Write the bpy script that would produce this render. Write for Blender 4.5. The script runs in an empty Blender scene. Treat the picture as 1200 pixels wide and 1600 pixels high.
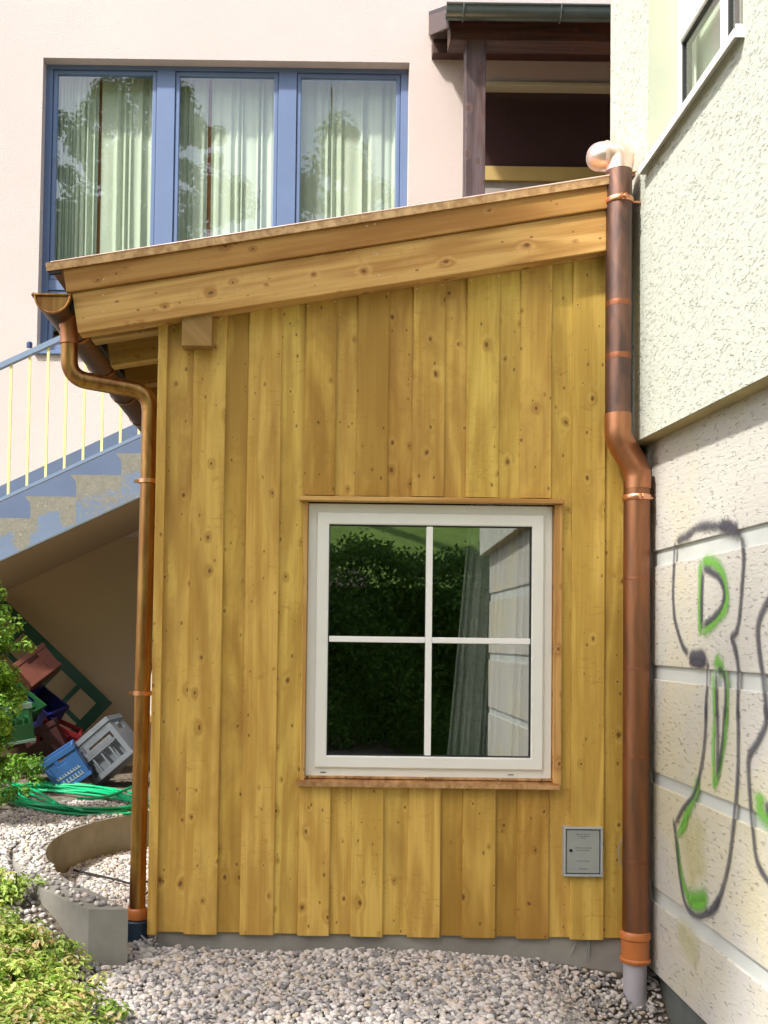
import bpy, bmesh, math, random
import numpy as np
from mathutils import Vector, Matrix, noise as mnoise
rad = math.radians
sc = bpy.context.scene
COL = sc.collection

# ------------------------------------------------------------------ camera, world, sun, exposure
cam = bpy.data.cameras.new("camera"); co = bpy.data.objects.new("camera", cam); COL.objects.link(co); sc.camera = co
F, CX, CY, TH, RO = 1600., 496., 942., rad(2.0), 0.0135
CAM = Vector((0, -4.0, 1.205))
fw = Vector((0, math.cos(TH), math.sin(TH))); u0 = Vector((0, -math.sin(TH), math.cos(TH))); r0 = Vector((1, 0, 0))
rt = r0 * math.cos(RO) + u0 * math.sin(RO); up = u0 * math.cos(RO) - r0 * math.sin(RO)
co.matrix_world = Matrix(((rt.x, up.x, -fw.x, CAM.x), (rt.y, up.y, -fw.y, CAM.y), (rt.z, up.z, -fw.z, CAM.z), (0, 0, 0, 1)))
cam.sensor_fit = 'AUTO'; cam.sensor_width = 36; cam.lens = 36
cam.shift_x = (600 - CX) / 1600; cam.shift_y = (CY - 800) / 1600
cam.clip_start = 0.05; cam.clip_end = 500

SUN_EL, SUN_AZ = rad(50), rad(-130)      # azimuth measured from +Y towards +X (direction the sun stands in)
w = bpy.data.worlds.new("World"); sc.world = w; w.use_nodes = True
nt = w.node_tree; nt.nodes.clear()
sky = nt.nodes.new('ShaderNodeTexSky'); sky.sky_type = 'NISHITA'; sky.sun_disc = False
sky.sun_elevation = SUN_EL; sky.sun_rotation = SUN_AZ; sky.air_density = 1.0; sky.dust_density = 3.5; sky.ozone_density = 0.6
bg = nt.nodes.new('ShaderNodeBackground'); bg.inputs[1].default_value = 0.15
wo = nt.nodes.new('ShaderNodeOutputWorld'); nt.links.new(sky.outputs[0], bg.inputs[0]); nt.links.new(bg.outputs[0], wo.inputs[0])
sl = bpy.data.lights.new("sun", 'SUN'); sl.energy = 3.2; sl.angle = rad(3); sl.color = (1, 0.96, 0.90)
so = bpy.data.objects.new("sun", sl); COL.objects.link(so)
sd = Vector((math.sin(SUN_AZ) * math.cos(SUN_EL), math.cos(SUN_AZ) * math.cos(SUN_EL), math.sin(SUN_EL)))
so.rotation_euler = sd.to_track_quat('Z', 'Y').to_euler(); so.location = sd * 30
vs = sc.view_settings; vs.view_transform = 'Standard'; vs.look = 'None'; vs.exposure = 1.1; vs.gamma = 1; vs.use_curve_mapping = False
sc.cycles.max_bounces = 8; sc.cycles.transparent_max_bounces = 24; sc.cycles.sample_clamp_indirect = 6

# ------------------------------------------------------------------ measuring: a pixel of the photo on a known plane
def ray(px, py): return fw + rt * ((px - CX) / F) - up * ((py - CY) / F)
def PY(px, py, Y): d = ray(px, py); return CAM + d * ((Y - CAM.y) / d.y)
def PX(px, py, X): d = ray(px, py); return CAM + d * ((X - CAM.x) / d.x)
def PZ(px, py, Z): d = ray(px, py); return CAM + d * ((Z - CAM.z) / d.z)

# ------------------------------------------------------------------ materials
def NM(name, rough=0.8, metal=0.0, spec=0.4):
    m = bpy.data.materials.new(name); m.use_nodes = True; n = m.node_tree
    b = n.nodes['Principled BSDF']; b.inputs['Roughness'].default_value = rough; b.inputs['Metallic'].default_value = metal
    b.inputs['Specular IOR Level'].default_value = spec
    return m, n, b
def nd(n, t, **kw):
    x = n.nodes.new('ShaderNode' + t)
    for k, v in kw.items():
        if k in x.inputs.keys() if isinstance(k, str) and hasattr(x.inputs, 'keys') else False: x.inputs[k].default_value = v
        else: setattr(x, k, v)
    return x
def math_(n, op, a, b=None, c=None, clamp=False):
    x = n.nodes.new('ShaderNodeMath'); x.operation = op; x.use_clamp = clamp
    for i, v in enumerate((a, b, c)):
        if v is None: continue
        if isinstance(v, (int, float)): x.inputs[i].default_value = v
        else: n.links.new(v, x.inputs[i])
    return x.outputs[0]
def mix(n, f, a, b, mode='MIX'):
    x = n.nodes.new('ShaderNodeMix'); x.data_type = 'RGBA'; x.blend_type = mode
    if isinstance(f, (int, float)): x.inputs[0].default_value = f
    else: n.links.new(f, x.inputs[0])
    for i, v in ((6, a), (7, b)):
        if isinstance(v, tuple): x.inputs[i].default_value = v if len(v) == 4 else (*v, 1)
        else: n.links.new(v, x.inputs[i])
    return x.outputs[2]
def ramp(n, f, stops):
    x = n.nodes.new('ShaderNodeValToRGB'); e = x.color_ramp.elements
    while len(e) > 1: e.remove(e[-1])
    e[0].position = stops[0][0]; c = stops[0][1]; e[0].color = (c, c, c, 1) if isinstance(c, (int, float)) else (*c, 1)
    for p, c in stops[1:]:
        q = e.new(p); q.color = (c, c, c, 1) if isinstance(c, (int, float)) else (*c, 1)
    n.links.new(f, x.inputs[0]); return x.outputs[0]
def coord(n, scale=(1, 1, 1), rot=(0, 0, 0), attr=None, kind='Object'):
    if attr: s = nd(n, 'Attribute'); s.attribute_name = attr; o = s.outputs['Vector']
    else: s = n.nodes.new('ShaderNodeTexCoord'); o = s.outputs[kind]
    mp = n.nodes.new('ShaderNodeMapping'); mp.inputs['Scale'].default_value = scale; mp.inputs['Rotation'].default_value = rot
    n.links.new(o, mp.inputs[0]); return mp.outputs[0]
def noi(n, v, scale=5, detail=4, rough=0.5, dist=0.0):
    x = n.nodes.new('ShaderNodeTexNoise'); n.links.new(v, x.inputs['Vector']); x.inputs['Scale'].default_value = scale
    x.inputs['Detail'].default_value = detail; x.inputs['Roughness'].default_value = rough; x.inputs['Distortion'].default_value = dist
    return x.outputs[0]
def bump(n, b, h, strength=0.5, dist=0.01):
    x = n.nodes.new('ShaderNodeBump'); x.inputs['Strength'].default_value = strength; x.inputs['Distance'].default_value = dist
    n.links.new(h, x.inputs['Height']); n.links.new(x.outputs[0], b.inputs['Normal'])

def plain(name, c, rough=0.6, metal=0.0, var=0.12, scale=6, bmp=0.15, spec=0.4, c2=None, dist=0.002):
    m, n, b = NM(name, rough, metal, spec); v = coord(n)
    a = noi(n, v, scale, 6, 0.6); c2 = c2 or tuple(x * (1 - 2.2 * var) for x in c)
    n.links.new(mix(n, ramp(n, a, [(0.3, 0), (0.7, 1)]), c2, c), b.inputs['Base Color'])
    if bmp: bump(n, b, noi(n, v, scale * 14, 4, 0.6), bmp, dist)
    return m

def wood(name, light, dark, stain, rough=0.55, stain_amt=0.5):
    m, n, b = NM(name, rough, 0, 0.3); L = n.links
    at = nd(n, 'Attribute'); at.attribute_name = 'bc'; sep = n.nodes.new('ShaderNodeSeparateXYZ'); L.new(at.outputs['Vector'], sep.inputs[0])
    u, v, r = sep.outputs
    def vec(su, sv, ou=37.0, ov=11.0):
        c = n.nodes.new('ShaderNodeCombineXYZ')
        L.new(math_(n, 'ADD', math_(n, 'MULTIPLY', u, su), math_(n, 'MULTIPLY', r, ou)), c.inputs[0])
        L.new(math_(n, 'ADD', math_(n, 'MULTIPLY', v, sv), math_(n, 'MULTIPLY', r, ov)), c.inputs[1])
        L.new(math_(n, 'MULTIPLY', r, 7.3), c.inputs[2]); return c.outputs[0]
    def knots(su, sv, size, keep, ou):
        vo = n.nodes.new('ShaderNodeTexVoronoi'); vo.voronoi_dimensions = '2D'; 
        wv = n.nodes.new('ShaderNodeVectorMath'); wv.operation = 'ADD'; wn_ = n.nodes.new('ShaderNodeTexNoise'); L.new(vec(22, 16, 5, 9), wn_.inputs['Vector']); wn_.inputs['Scale'].default_value = 1; wn_.inputs['Detail'].default_value = 3
        ws = n.nodes.new('ShaderNodeVectorMath'); ws.operation = 'SCALE'; ws.inputs['Scale'].default_value = 0.16; L.new(wn_.outputs['Color'], ws.inputs[0])
        L.new(vec(su, sv, ou, ou * 0.7), wv.inputs[0]); L.new(ws.outputs[0], wv.inputs[1]); L.new(wv.outputs[0], vo.inputs['Vector']); vo.inputs['Scale'].default_value = 1
        s2 = n.nodes.new('ShaderNodeSeparateColor'); L.new(vo.outputs['Color'], s2.inputs[0])
        k = math_(n, 'GREATER_THAN', s2.outputs[0], 1 - keep)
        sz = math_(n, 'MULTIPLY', math_(n, 'ADD', math_(n, 'POWER', s2.outputs[1], 1.6), 0.28), size)
        q = math_(n, 'DIVIDE', vo.outputs['Distance'], sz)      # 1 at knot rim
        return k, q
    k1, q1 = knots(9.5, 6.5, 0.07, 0.66, 31.7)
    k2, q2 = knots(18, 11, 0.09, 0.34, 53.1)
    near = math_(n, 'MULTIPLY', k1, math_(n, 'POWER', 2.718, math_(n, 'MULTIPLY', math_(n, 'MULTIPLY', q1, q1), -0.22)))
    # growth rings that flow round the knots
    low = noi(n, vec(5.5, 0.55, 17, 5), 1, 3, 0.5)
    g = math_(n, 'ADD', math_(n, 'MULTIPLY', low, 42), math_(n, 'MULTIPLY', near, 7))
    ring = math_(n, 'SINE', g)
    fine = noi(n, vec(260, 5, 23, 9), 1, 3, 0.7, 0.2)
    mid = noi(n, vec(85, 1.5, 13, 3), 1, 4, 0.7, 0.3)
    gg = math_(n, 'ADD', math_(n, 'MULTIPLY', ring, 0.15), math_(n, 'ADD', math_(n, 'MULTIPLY', fine, 0.35), math_(n, 'MULTIPLY', mid, 0.6)))
    base = mix(n, ramp(n, gg, [(0.30, 1), (0.68, 0)]), light, dark)
    bl = noi(n, vec(7, 2.0, 29, 19), 1, 5, 0.62, 0.8)
    rr = math_(n, 'FRACT', math_(n, 'MULTIPLY', r, 7.919))
    st = math_(n, 'MULTIPLY', ramp(n, math_(n, 'ADD', bl, math_(n, 'MULTIPLY', math_(n, 'SUBTRACT', rr, 0.5), 0.34)), [(0.42, 0), (0.66, 1)]), stain_amt)
    base = mix(n, st, base, stain)
    halo = math_(n, 'MULTIPLY', near, math_(n, 'MULTIPLY', noi(n, vec(30, 50, 3, 5), 1, 3, 0.6), 0.95))
    # flecks of compression wood and checks running across the board
    fl = ramp(n, noi(n, vec(13, 30, 41, 27), 1, 4, 0.7, 2.2), [(0.56, 0), (0.66, 1)]); gt_ = ramp(n, noi(n, vec(6, 5, 61, 33), 1, 2, 0.5), [(0.46, 0), (0.56, 1)])
    base = mix(n, math_(n, 'MULTIPLY', math_(n, 'MULTIPLY', fl, gt_), 0.7 * stain_amt), base, stain)
    base = mix(n, halo, base, stain)
    kn = (0.13, 0.055, 0.018)
    core = math_(n, 'MULTIPLY', k1, ramp(n, q1, [(0.55, 0.85), (1.1, 0)]))
    core2 = math_(n, 'MULTIPLY', k2, ramp(n, q2, [(0.5, 0.75), (1.0, 0)]))
    base = mix(n, core, base, kn); base = mix(n, core2, base, kn)
    base = mix(n, math_(n, 'MULTIPLY', ramp(n, rr, [(0.60, 0), (0.92, 1)]), 0.45), base, mix(n, 1.0, base, (0.86, 0.66, 0.42), 'MULTIPLY'))
    # board to board tone
    hv = n.nodes.new('ShaderNodeHueSaturation'); L.new(base, hv.inputs['Color'])
    L.new(math_(n, 'SUBTRACT', 1.06, math_(n, 'MULTIPLY', rr, 0.15)), hv.inputs['Value'])
    L.new(math_(n, 'ADD', 0.494, math_(n, 'MULTIPLY', math_(n, 'FRACT', math_(n, 'MULTIPLY', r, 3.37)), 0.012)), hv.inputs['Hue'])
    L.new(hv.outputs[0], b.inputs['Base Color'])
    bump(n, b, gg, 0.25, 0.002)
    return m

def copper(name, c, c2, rough=0.35, sc_=(4, 4, 2.5), streak=0.5):
    m, n, b = NM(name, rough, 1.0); v = coord(n, sc_)
    a = noi(n, v, 2.2, 5, 0.6, 0.6); bb = noi(n, coord(n, (30, 30, 2)), 1.5, 3)
    f = math_(n, 'ADD', math_(n, 'MULTIPLY', a, 1 - streak * 0.5), math_(n, 'MULTIPLY', bb, streak * 0.5))
    n.links.new(mix(n, ramp(n, f, [(0.38, 0), (0.62, 1)]), c, c2), b.inputs['Base Color'])
    n.links.new(math_(n, 'ADD', rough - 0.08, math_(n, 'MULTIPLY', a, 0.25)), b.inputs['Roughness'])
    bump(n, b, noi(n, v, 9, 3), 0.12, 0.004)
    return m

M = {}
M['board'] = wood('glazed_spruce', (0.66, 0.45, 0.108), (0.49, 0.30, 0.06), (0.33, 0.175, 0.036), stain_amt=0.6)
M['larch'] = wood('larch_fascia', (0.60, 0.375, 0.125), (0.40, 0.21, 0.055), (0.34, 0.16, 0.045), stain_amt=0.3)
M['endgrain'] = wood('end_grain', (0.40, 0.235, 0.085), (0.30, 0.165, 0.05), (0.24, 0.12, 0.04), stain_amt=0.4)
M['rafter'] = wood('rafter_wood', (0.58, 0.42, 0.15), (0.42, 0.27, 0.08), (0.24, 0.11, 0.03), stain_amt=0.5)
M['darkwood'] = wood('dark_porch_wood', (0.085, 0.05, 0.045), (0.045, 0.024, 0.022), (0.12, 0.04, 0.025), stain_amt=0.6)
M['postwood'] = wood('weathered_post_wood', (0.115, 0.085, 0.09), (0.055, 0.038, 0.038), (0.10, 0.05, 0.035), stain_amt=0.5)
M['copper_dark'] = copper('aged_copper', (0.12, 0.085, 0.078), (0.24, 0.135, 0.10), 0.46, (9, 9, 3), 0.7)
M['copper_mid'] = copper('tarnished_copper', (0.30, 0.125, 0.05), (0.52, 0.30, 0.10), 0.32, (9, 9, 2.2), 0.7)
M['copper_warm'] = copper('brown_copper', (0.42, 0.19, 0.10), (0.56, 0.25, 0.13), 0.36)
M['copper_seam'] = copper('orange_heat_stain', (0.40, 0.15, 0.07), (0.26, 0.12, 0.08), 0.45)
M['copper_new'] = copper('bright_copper', (0.86, 0.46, 0.28), (0.80, 0.36, 0.19), 0.28)
M['copper_shiny'] = copper('polished_copper_elbow', (0.97, 0.82, 0.75), (0.93, 0.62, 0.48), 0.34)
M['copper_low'] = copper('weathered_lower_copper', (0.22, 0.12, 0.075), (0.40, 0.17, 0.085), 0.4, (7, 7, 1.0))
M['copper_sheet'] = copper('copper_sheet_edge', (0.50, 0.27, 0.12), (0.80, 0.52, 0.28), 0.4, (12, 4, 12))
M['roofsheet'] = copper('copper_roof_sheet', (0.42, 0.22, 0.15), (0.62, 0.38, 0.28), 0.4, (3, 3, 3))
M['white'] = plain('white_plastic_frame', (0.77, 0.77, 0.73), 0.35, var=0.02, bmp=0.02, spec=0.5)
M['whitebar'] = plain('white_glazing_bar', (0.85, 0.85, 0.84), 0.3, var=0.01, bmp=0, spec=0.5)
M['blue'] = plain('blue_window_paint', (0.13, 0.19, 0.335), 0.45, var=0.05, scale=3, bmp=0.05)
M['dado'] = plain('dusty_blue_dado', (0.10, 0.14, 0.23), 0.7, var=0.08, scale=2, bmp=0.1)
M['bluegroove'] = plain('blue_joint', (0.04, 0.07, 0.17), 0.6, bmp=0)
M['rubber'] = plain('black_seal', (0.015, 0.016, 0.018), 0.5, bmp=0)
M['yellow'] = plain('pale_yellow_paint', (0.80, 0.72, 0.32), 0.5, var=0.04, bmp=0.03)
M['railblue'] = plain('light_blue_rail', (0.19, 0.26, 0.38), 0.4, var=0.05, bmp=0.03)
M['concrete'] = plain('concrete', (0.29, 0.28, 0.245), 0.95, var=0.1, scale=5, bmp=0.5, c2=(0.19, 0.18, 0.15))
M['plinth'] = plain('grey_render_plinth', (0.36, 0.345, 0.31), 0.95, var=0.1, scale=4, bmp=0.4, c2=(0.23, 0.215, 0.19))
M['plinthdark'] = plain('dark_plinth', (0.14, 0.16, 0.145), 0.95, var=0.15, scale=5, bmp=0.4)
M['pvc'] = plain('clay_orange_plastic', (0.50, 0.165, 0.045), 0.32, var=0.05, bmp=0.02, spec=0.5)
M['greypipe'] = plain('grey_plastic_pipe', (0.42, 0.40, 0.43), 0.5, var=0.08, bmp=0.05)
M['bluepvc'] = plain('dark_blue_socket', (0.03, 0.06, 0.10), 0.4, bmp=0)
M['metal_box'] = plain('grey_box_enamel', (0.36, 0.39, 0.38), 0.45, 0.2, var=0.06, scale=9, bmp=0.06)
M['metal_frame'] = plain('galvanised_frame', (0.50, 0.54, 0.56), 0.4, 0.5, var=0.05, bmp=0.04)
M['screw'] = plain('screw_steel', (0.75, 0.75, 0.75), 0.3, 0.7, bmp=0)
M['eavegreen'] = plain('patinated_gutter', (0.11, 0.14, 0.135), 0.35, 0.4, var=0.15, scale=3, bmp=0.05)
M['slate'] = plain('dark_roof_covering', (0.05, 0.045, 0.06), 0.6, bmp=0.3)
M['cream'] = plain('cream_paint', (0.60, 0.555, 0.42), 0.6, var=0.04, bmp=0.03)
M['ochre'] = plain('ochre_board', (0.50, 0.36, 0.13), 0.6, var=0.08, scale=3, bmp=0.05)
M['greige'] = plain('greige_board', (0.36, 0.33, 0.30), 0.6, bmp=0.03)
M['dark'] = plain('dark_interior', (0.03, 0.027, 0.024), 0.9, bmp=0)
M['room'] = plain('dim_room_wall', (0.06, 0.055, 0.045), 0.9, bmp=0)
M['orangewood'] = plain('orange_wood_interior', (0.50, 0.20, 0.07), 0.5, var=0.15, bmp=0)
M['cable'] = plain('black_cable', (0.02, 0.02, 0.022), 0.5, bmp=0)
M['wire'] = plain('grey_wire', (0.35, 0.37, 0.36), 0.45, bmp=0)
M['hose'] = plain('green_hose', (0.0, 0.36, 0.14), 0.35, var=0.06, scale=4, bmp=0, spec=0.5)
M['bark'] = plain('bark', (0.12, 0.09, 0.06), 0.9, var=0.2, scale=8, bmp=0.7, dist=0.02)
M['birchbark'] = plain('pale_bark', (0.30, 0.27, 0.22), 0.85, var=0.25, scale=3, bmp=0.5, dist=0.01)

def stucco_pink():
    m, n, b = NM('pink_plaster', 0.95, 0, 0.1); v = coord(n)
    n.links.new(mix(n, ramp(n, noi(n, v, 0.5, 4, 0.5), [(0.35, 0), (0.7, 1)]), (0.565, 0.485, 0.46), (0.62, 0.54, 0.515)), b.inputs['Base Color'])
    bump(n, b, noi(n, v, 95, 3, 0.7), 0.9, 0.008); return m
M['pink'] = stucco_pink()
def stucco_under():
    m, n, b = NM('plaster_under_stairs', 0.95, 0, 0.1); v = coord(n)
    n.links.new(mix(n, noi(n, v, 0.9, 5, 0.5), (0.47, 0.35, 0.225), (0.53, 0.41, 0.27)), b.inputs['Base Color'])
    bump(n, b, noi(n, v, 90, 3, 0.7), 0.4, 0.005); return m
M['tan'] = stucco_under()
def roughcast(name, c, c2, rot, sy, groove_amt, groove_col, stain=None, dist=0.012, thr=(0.0, 0.045), wscale=16, gates=(0.46, 0.40)):
    m, n, b = NM(name, 0.92, 0, 0.15)
    v = coord(n, (1, sy[0], sy[1]), rot)
    a = noi(n, v, wscale, 3, 0.6, 0.3)
    gr = ramp(n, a, [(thr[0], 1), (thr[1], 0)])       # 0 in the torn-out pits
    fine = noi(n, coord(n), 120, 4, 0.7); mid = noi(n, v, 26, 3, 0.6)
    h = math_(n, 'ADD', math_(n, 'MULTIPLY', gr, 0.55), math_(n, 'ADD', math_(n, 'MULTIPLY', fine, 0.16), math_(n, 'MULTIPLY', mid, 0.4)))
    col = mix(n, noi(n, coord(n), 1.4, 4), c, c2)
    if stain: col = mix(n, math_(n, 'MULTIPLY', ramp(n, noi(n, coord(n), 1.1, 5, 0.6, 0.3), [(0.5, 0), (0.66, 1)]), 0.6), col, stain)
    col = mix(n, math_(n, 'MULTIPLY', math_(n, 'SUBTRACT', 1.0, gr), groove_amt), col, groove_col)
    n.links.new(col, b.inputs['Base Color']); bump(n, b, h, 1.0, dist); return m
M['rough_up'] = roughcast('rough_cream_render', (0.485, 0.515, 0.445), (0.545, 0.57, 0.495), (rad(-38), 0, 0), (1.0, 2.6), 0.28, (0.33, 0.35, 0.24), dist=.0075, thr=(.57, .68), wscale=38)
M['rough_low'] = roughcast('rough_block_render', (0.49, 0.475, 0.435), (0.55, 0.535, 0.485), (rad(4), 0, 0), (1.0, 3.6), 0.32, (0.24, 0.215, 0.19), (0.58, 0.53, 0.32), dist=.006, thr=(.60, .68), wscale=24)
M['band'] = plain('smooth_band', (0.54, 0.565, 0.535), 0.85, var=0.05, scale=4, bmp=0.15)
M['soffit'] = plain('yellowed_soffit', (0.46, 0.38, 0.19), 0.95, var=0.12, scale=5, bmp=0.3)
M['reveal'] = plain('smooth_reveal', (0.46, 0.49, 0.38), 0.9, var=0.03, bmp=0.1)

def stair_paint():
    m, n, b = NM('flaking_blue_concrete', 0.9, 0, 0.2); L = n.links
    at = nd(n, 'Attribute'); at.attribute_name = 'bc'; sep = n.nodes.new('ShaderNodeSeparateXYZ'); L.new(at.outputs['Vector'], sep.inputs[0])
    v = coord(n); a = math_(n, 'ADD', math_(n, 'MULTIPLY', noi(n, v, 11, 6, 0.75, 0.5), 0.55), math_(n, 'MULTIPLY', noi(n, v, 42, 5, 0.7, 0.4), 0.45))
    # sep.x : 0 blue heart .. 1 bare edge
    f = math_(n, 'ADD', sep.outputs[0], math_(n, 'MULTIPLY', math_(n, 'SUBTRACT', a, 0.5), 2.6))
    conc = mix(n, noi(n, v, 25, 5, 0.7), (0.30, 0.29, 0.24), (0.13, 0.13, 0.105))
    blue = mix(n, noi(n, v, 4, 4), (0.13, 0.18, 0.27), (0.18, 0.235, 0.33))
    col = mix(n, ramp(n, f, [(0.18, 0), (0.40, 1)]), blue, conc)
    ch = ramp(n, noi(n, v, 60, 4, 0.7), [(0.58, 0), (0.66, 1)])
    col = mix(n, math_(n, 'MULTIPLY', ch, ramp(n, f, [(0.1, 0), (0.4, 0.8)])), col, (0.42, 0.40, 0.36))
    L.new(col, b.inputs['Base Color']); bump(n, b, a, 0.5, 0.006); return m
M['stairside'] = stair_paint()

def glass(name, refl=0.10, tint=(1, 1, 1), extra=0.02):
    m = bpy.data.materials.new(name); m.use_nodes = True; n = m.node_tree; n.nodes.clear()
    o = n.nodes.new('ShaderNodeOutputMaterial'); t = n.nodes.new('ShaderNodeBsdfTransparent'); t.inputs[0].default_value = (*tint, 1)
    g = n.nodes.new('ShaderNodeBsdfGlossy'); g.inputs['Roughness'].default_value = 0.0; g.inputs[0].default_value = (0.95, 0.98, 0.96, 1)
    ms = n.nodes.new('ShaderNodeMixShader'); ge = n.nodes.new('ShaderNodeNewGeometry'); dt = n.nodes.new('ShaderNodeVectorMath'); dt.operation = 'DOT_PRODUCT'
    n.links.new(ge.outputs['True Normal'], dt.inputs[0]); n.links.new(ge.outputs['Incoming'], dt.inputs[1])
    f = math_(n, 'ADD', math_(n, 'MULTIPLY', math_(n, 'POWER', math_(n, 'SUBTRACT', 1.0, math_(n, 'ABSOLUTE', dt.outputs['Value'])), 5), 1 - refl), refl, clamp=True)
    b = n.nodes.new('ShaderNodeBump'); b.inputs['Strength'].default_value = 0.03; b.inputs['Distance'].default_value = 0.01
    n.links.new(noi(n, coord(n), 2.5, 1), b.inputs['Height']); n.links.new(b.outputs[0], g.inputs['Normal'])
    n.links.new(f, ms.inputs[0]); n.links.new(t.outputs[0], ms.inputs[1]); n.links.new(g.outputs[0], ms.inputs[2]); n.links.new(ms.outputs[0], o.inputs[0])
    return m
M['glass'] = glass('window_glass', 0.30, (0.62, 0.64, 0.62))
M['glassup'] = glass('upper_window_glass', 0.13, (0.90, 0.94, 0.90))
M['darkglass'] = plain('brown_tinted_glass', (0.062, 0.036, 0.038), 0.12, var=0.1, scale=2, bmp=0, spec=0.5)

def cloth(name, c, c2, trans=0.25):
    m, n, b = NM(name, 0.9, 0, 0.1); v = coord(n)
    n.links.new(mix(n, noi(n, v, 2.2, 3), c, c2), b.inputs['Base Color'])
    bump(n, b, noi(n, v, 300, 2), 0.1, 0.001)
    b.inputs['Subsurface Weight'].default_value = 0.0
    return m
M['curtain'] = cloth('pale_green_curtain', (0.51, 0.565, 0.47), (0.60, 0.65, 0.55))
M['sheer'] = cloth('white_net_curtain', (0.55, 0.60, 0.56), (0.65, 0.68, 0.64))

def leafmat(name, cols, rough=0.5, trans=0.35):
    m, n, b = NM(name, rough, 0, 0.35); L = n.links
    at = nd(n, 'Attribute'); at.attribute_name = 'bc'; sep = n.nodes.new('ShaderNodeSeparateXYZ'); L.new(at.outputs['Vector'], sep.inputs[0])
    c = ramp(n, sep.outputs[2], [(i / (len(cols) - 1), x) for i, x in enumerate(cols)])
    L.new(c, b.inputs['Base Color'])
    tr = n.nodes.new('ShaderNodeBsdfTranslucent'); L.new(mix(n, 1.0, c, (1.0, 1.0, 0.55), 'MULTIPLY'), tr.inputs[0])
    ms = n.nodes.new('ShaderNodeMixShader'); ms.inputs[0].default_value = trans
    o = n.nodes['Material Output']; L.new(b.outputs[0], ms.inputs[1]); L.new(tr.outputs[0], ms.inputs[2]); L.new(ms.outputs[0], o.inputs[0]); return m
M['leaf_shrub'] = leafmat('shrub_leaf', [(0.07, 0.16, 0.02), (0.14, 0.30, 0.03), (0.22, 0.42, 0.05), (0.34, 0.54, 0.09)])
M['leaf_cover'] = leafmat('ground_cover_leaf', [(0.12, 0.21, 0.03), (0.28, 0.44, 0.06), (0.42, 0.55, 0.12), (0.56, 0.62, 0.20), (0.58, 0.40, 0.18), (0.62, 0.66, 0.48)])
M['leaf_hedge'] = leafmat('hedge_leaf', [(0.05, 0.11, 0.015), (0.08, 0.18, 0.02), (0.13, 0.27, 0.04)])
M['leaf_tree'] = leafmat('tree_leaf', [(0.05, 0.11, 0.02), (0.09, 0.17, 0.03), (0.13, 0.22, 0.05)])
M['litter'] = leafmat('dry_leaf', [(0.16, 0.09, 0.04), (0.28, 0.17, 0.07), (0.30, 0.28, 0.08)], 0.8, 0.1)
M['grass'] = leafmat('grass_blade', [(0.10, 0.20, 0.02), (0.16, 0.30, 0.04), (0.24, 0.38, 0.07)])

def stone():
    m, n, b = NM('river_pebble', 0.8, 0, 0.3); L = n.links
    at = nd(n, 'Attribute'); at.attribute_name = 'bc'; sep = n.nodes.new('ShaderNodeSeparateXYZ'); L.new(at.outputs['Vector'], sep.inputs[0])
    c = ramp(n, sep.outputs[2], [(0, (0.13, 0.13, 0.14)), (0.18, (0.24, 0.235, 0.24)), (0.34, (0.45, 0.415, 0.395)), (0.55, (0.57, 0.53, 0.49)), (0.7, (0.68, 0.65, 0.62)), (0.85, (0.60, 0.49, 0.43)), (0.93, (0.46, 0.38, 0.25)), (1, (0.68, 0.66, 0.63))])
    v = coord(n); c = mix(n, math_(n, 'MULTIPLY', noi(n, v, 90, 4, 0.7), 0.5), c, (0.28, 0.26, 0.24))
    L.new(c, b.inputs['Base Color']); bump(n, b, noi(n, v, 150, 3), 0.3, 0.002); return m
M['pebble'] = stone()
def soil():
    m, n, b = NM('soil_and_grit', 0.95, 0, 0.1); v = coord(n)
    a = noi(n, v, 30, 6, 0.7); g = noi(n, v, 0.6, 3)
    c = mix(n, ramp(n, a, [(0.35, 0), (0.65, 1)]), (0.075, 0.06, 0.045), (0.22, 0.19, 0.15))
    n.links.new(c, b.inputs['Base Color']); bump(n, b, a, 0.8, 0.02); return m
M['soil'] = soil()
def lawn():
    m, n, b = NM('lawn', 0.9, 0, 0.1); v = coord(n)
    c = mix(n, ramp(n, noi(n, v, 1.2, 8, 0.7), [(0.3, 0), (0.7, 1)]), (0.11, 0.19, 0.03), (0.24, 0.36, 0.08))
    n.links.new(c, b.inputs['Base Color']); bump(n, b, noi(n, v, 30, 5), 0.8, 0.05); return m
M['lawn'] = lawn()
def spray(name, c, dens=1.0):
    m, n, b = NM(name, 0.7, 0, 0.2); L = n.links
    at = nd(n, 'Attribute'); at.attribute_name = 'bc'; sep = n.nodes.new('ShaderNodeSeparateXYZ'); L.new(at.outputs['Vector'], sep.inputs[0])
    e = math_(n, 'SUBTRACT', 1.0, math_(n, 'ABSOLUTE', sep.outputs[0]))       # 0 edge, 1 centre
    e = math_(n, 'MULTIPLY', e, sep.outputs[2])
    sp = noi(n, coord(n), 260, 2, 0.6); bl = noi(n, coord(n), 12, 3)
    f = math_(n, 'ADD', math_(n, 'MULTIPLY', e, 1.25), math_(n, 'MULTIPLY', math_(n, 'SUBTRACT', sp, 0.5), 1.5))
    f = math_(n, 'ADD', f, math_(n, 'MULTIPLY', math_(n, 'SUBTRACT', bl, 0.5), 0.5))
    L.new(math_(n, 'MULTIPLY', ramp(n, f, [(0.25, 0), (0.95, 1)]), dens), b.inputs['Alpha']); b.inputs['Base Color'].default_value = (*c, 1); return m
M['sprayblack'] = spray('dark_grey_spray_paint', (0.08, 0.08, 0.10), 0.85)
M['spraygreen'] = spray('green_spray_paint', (0.16, 0.45, 0.06), 0.85)
M['sprayyellow'] = spray('thin_yellow_spray', (0.58, 0.56, 0.25), 0.35)
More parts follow.
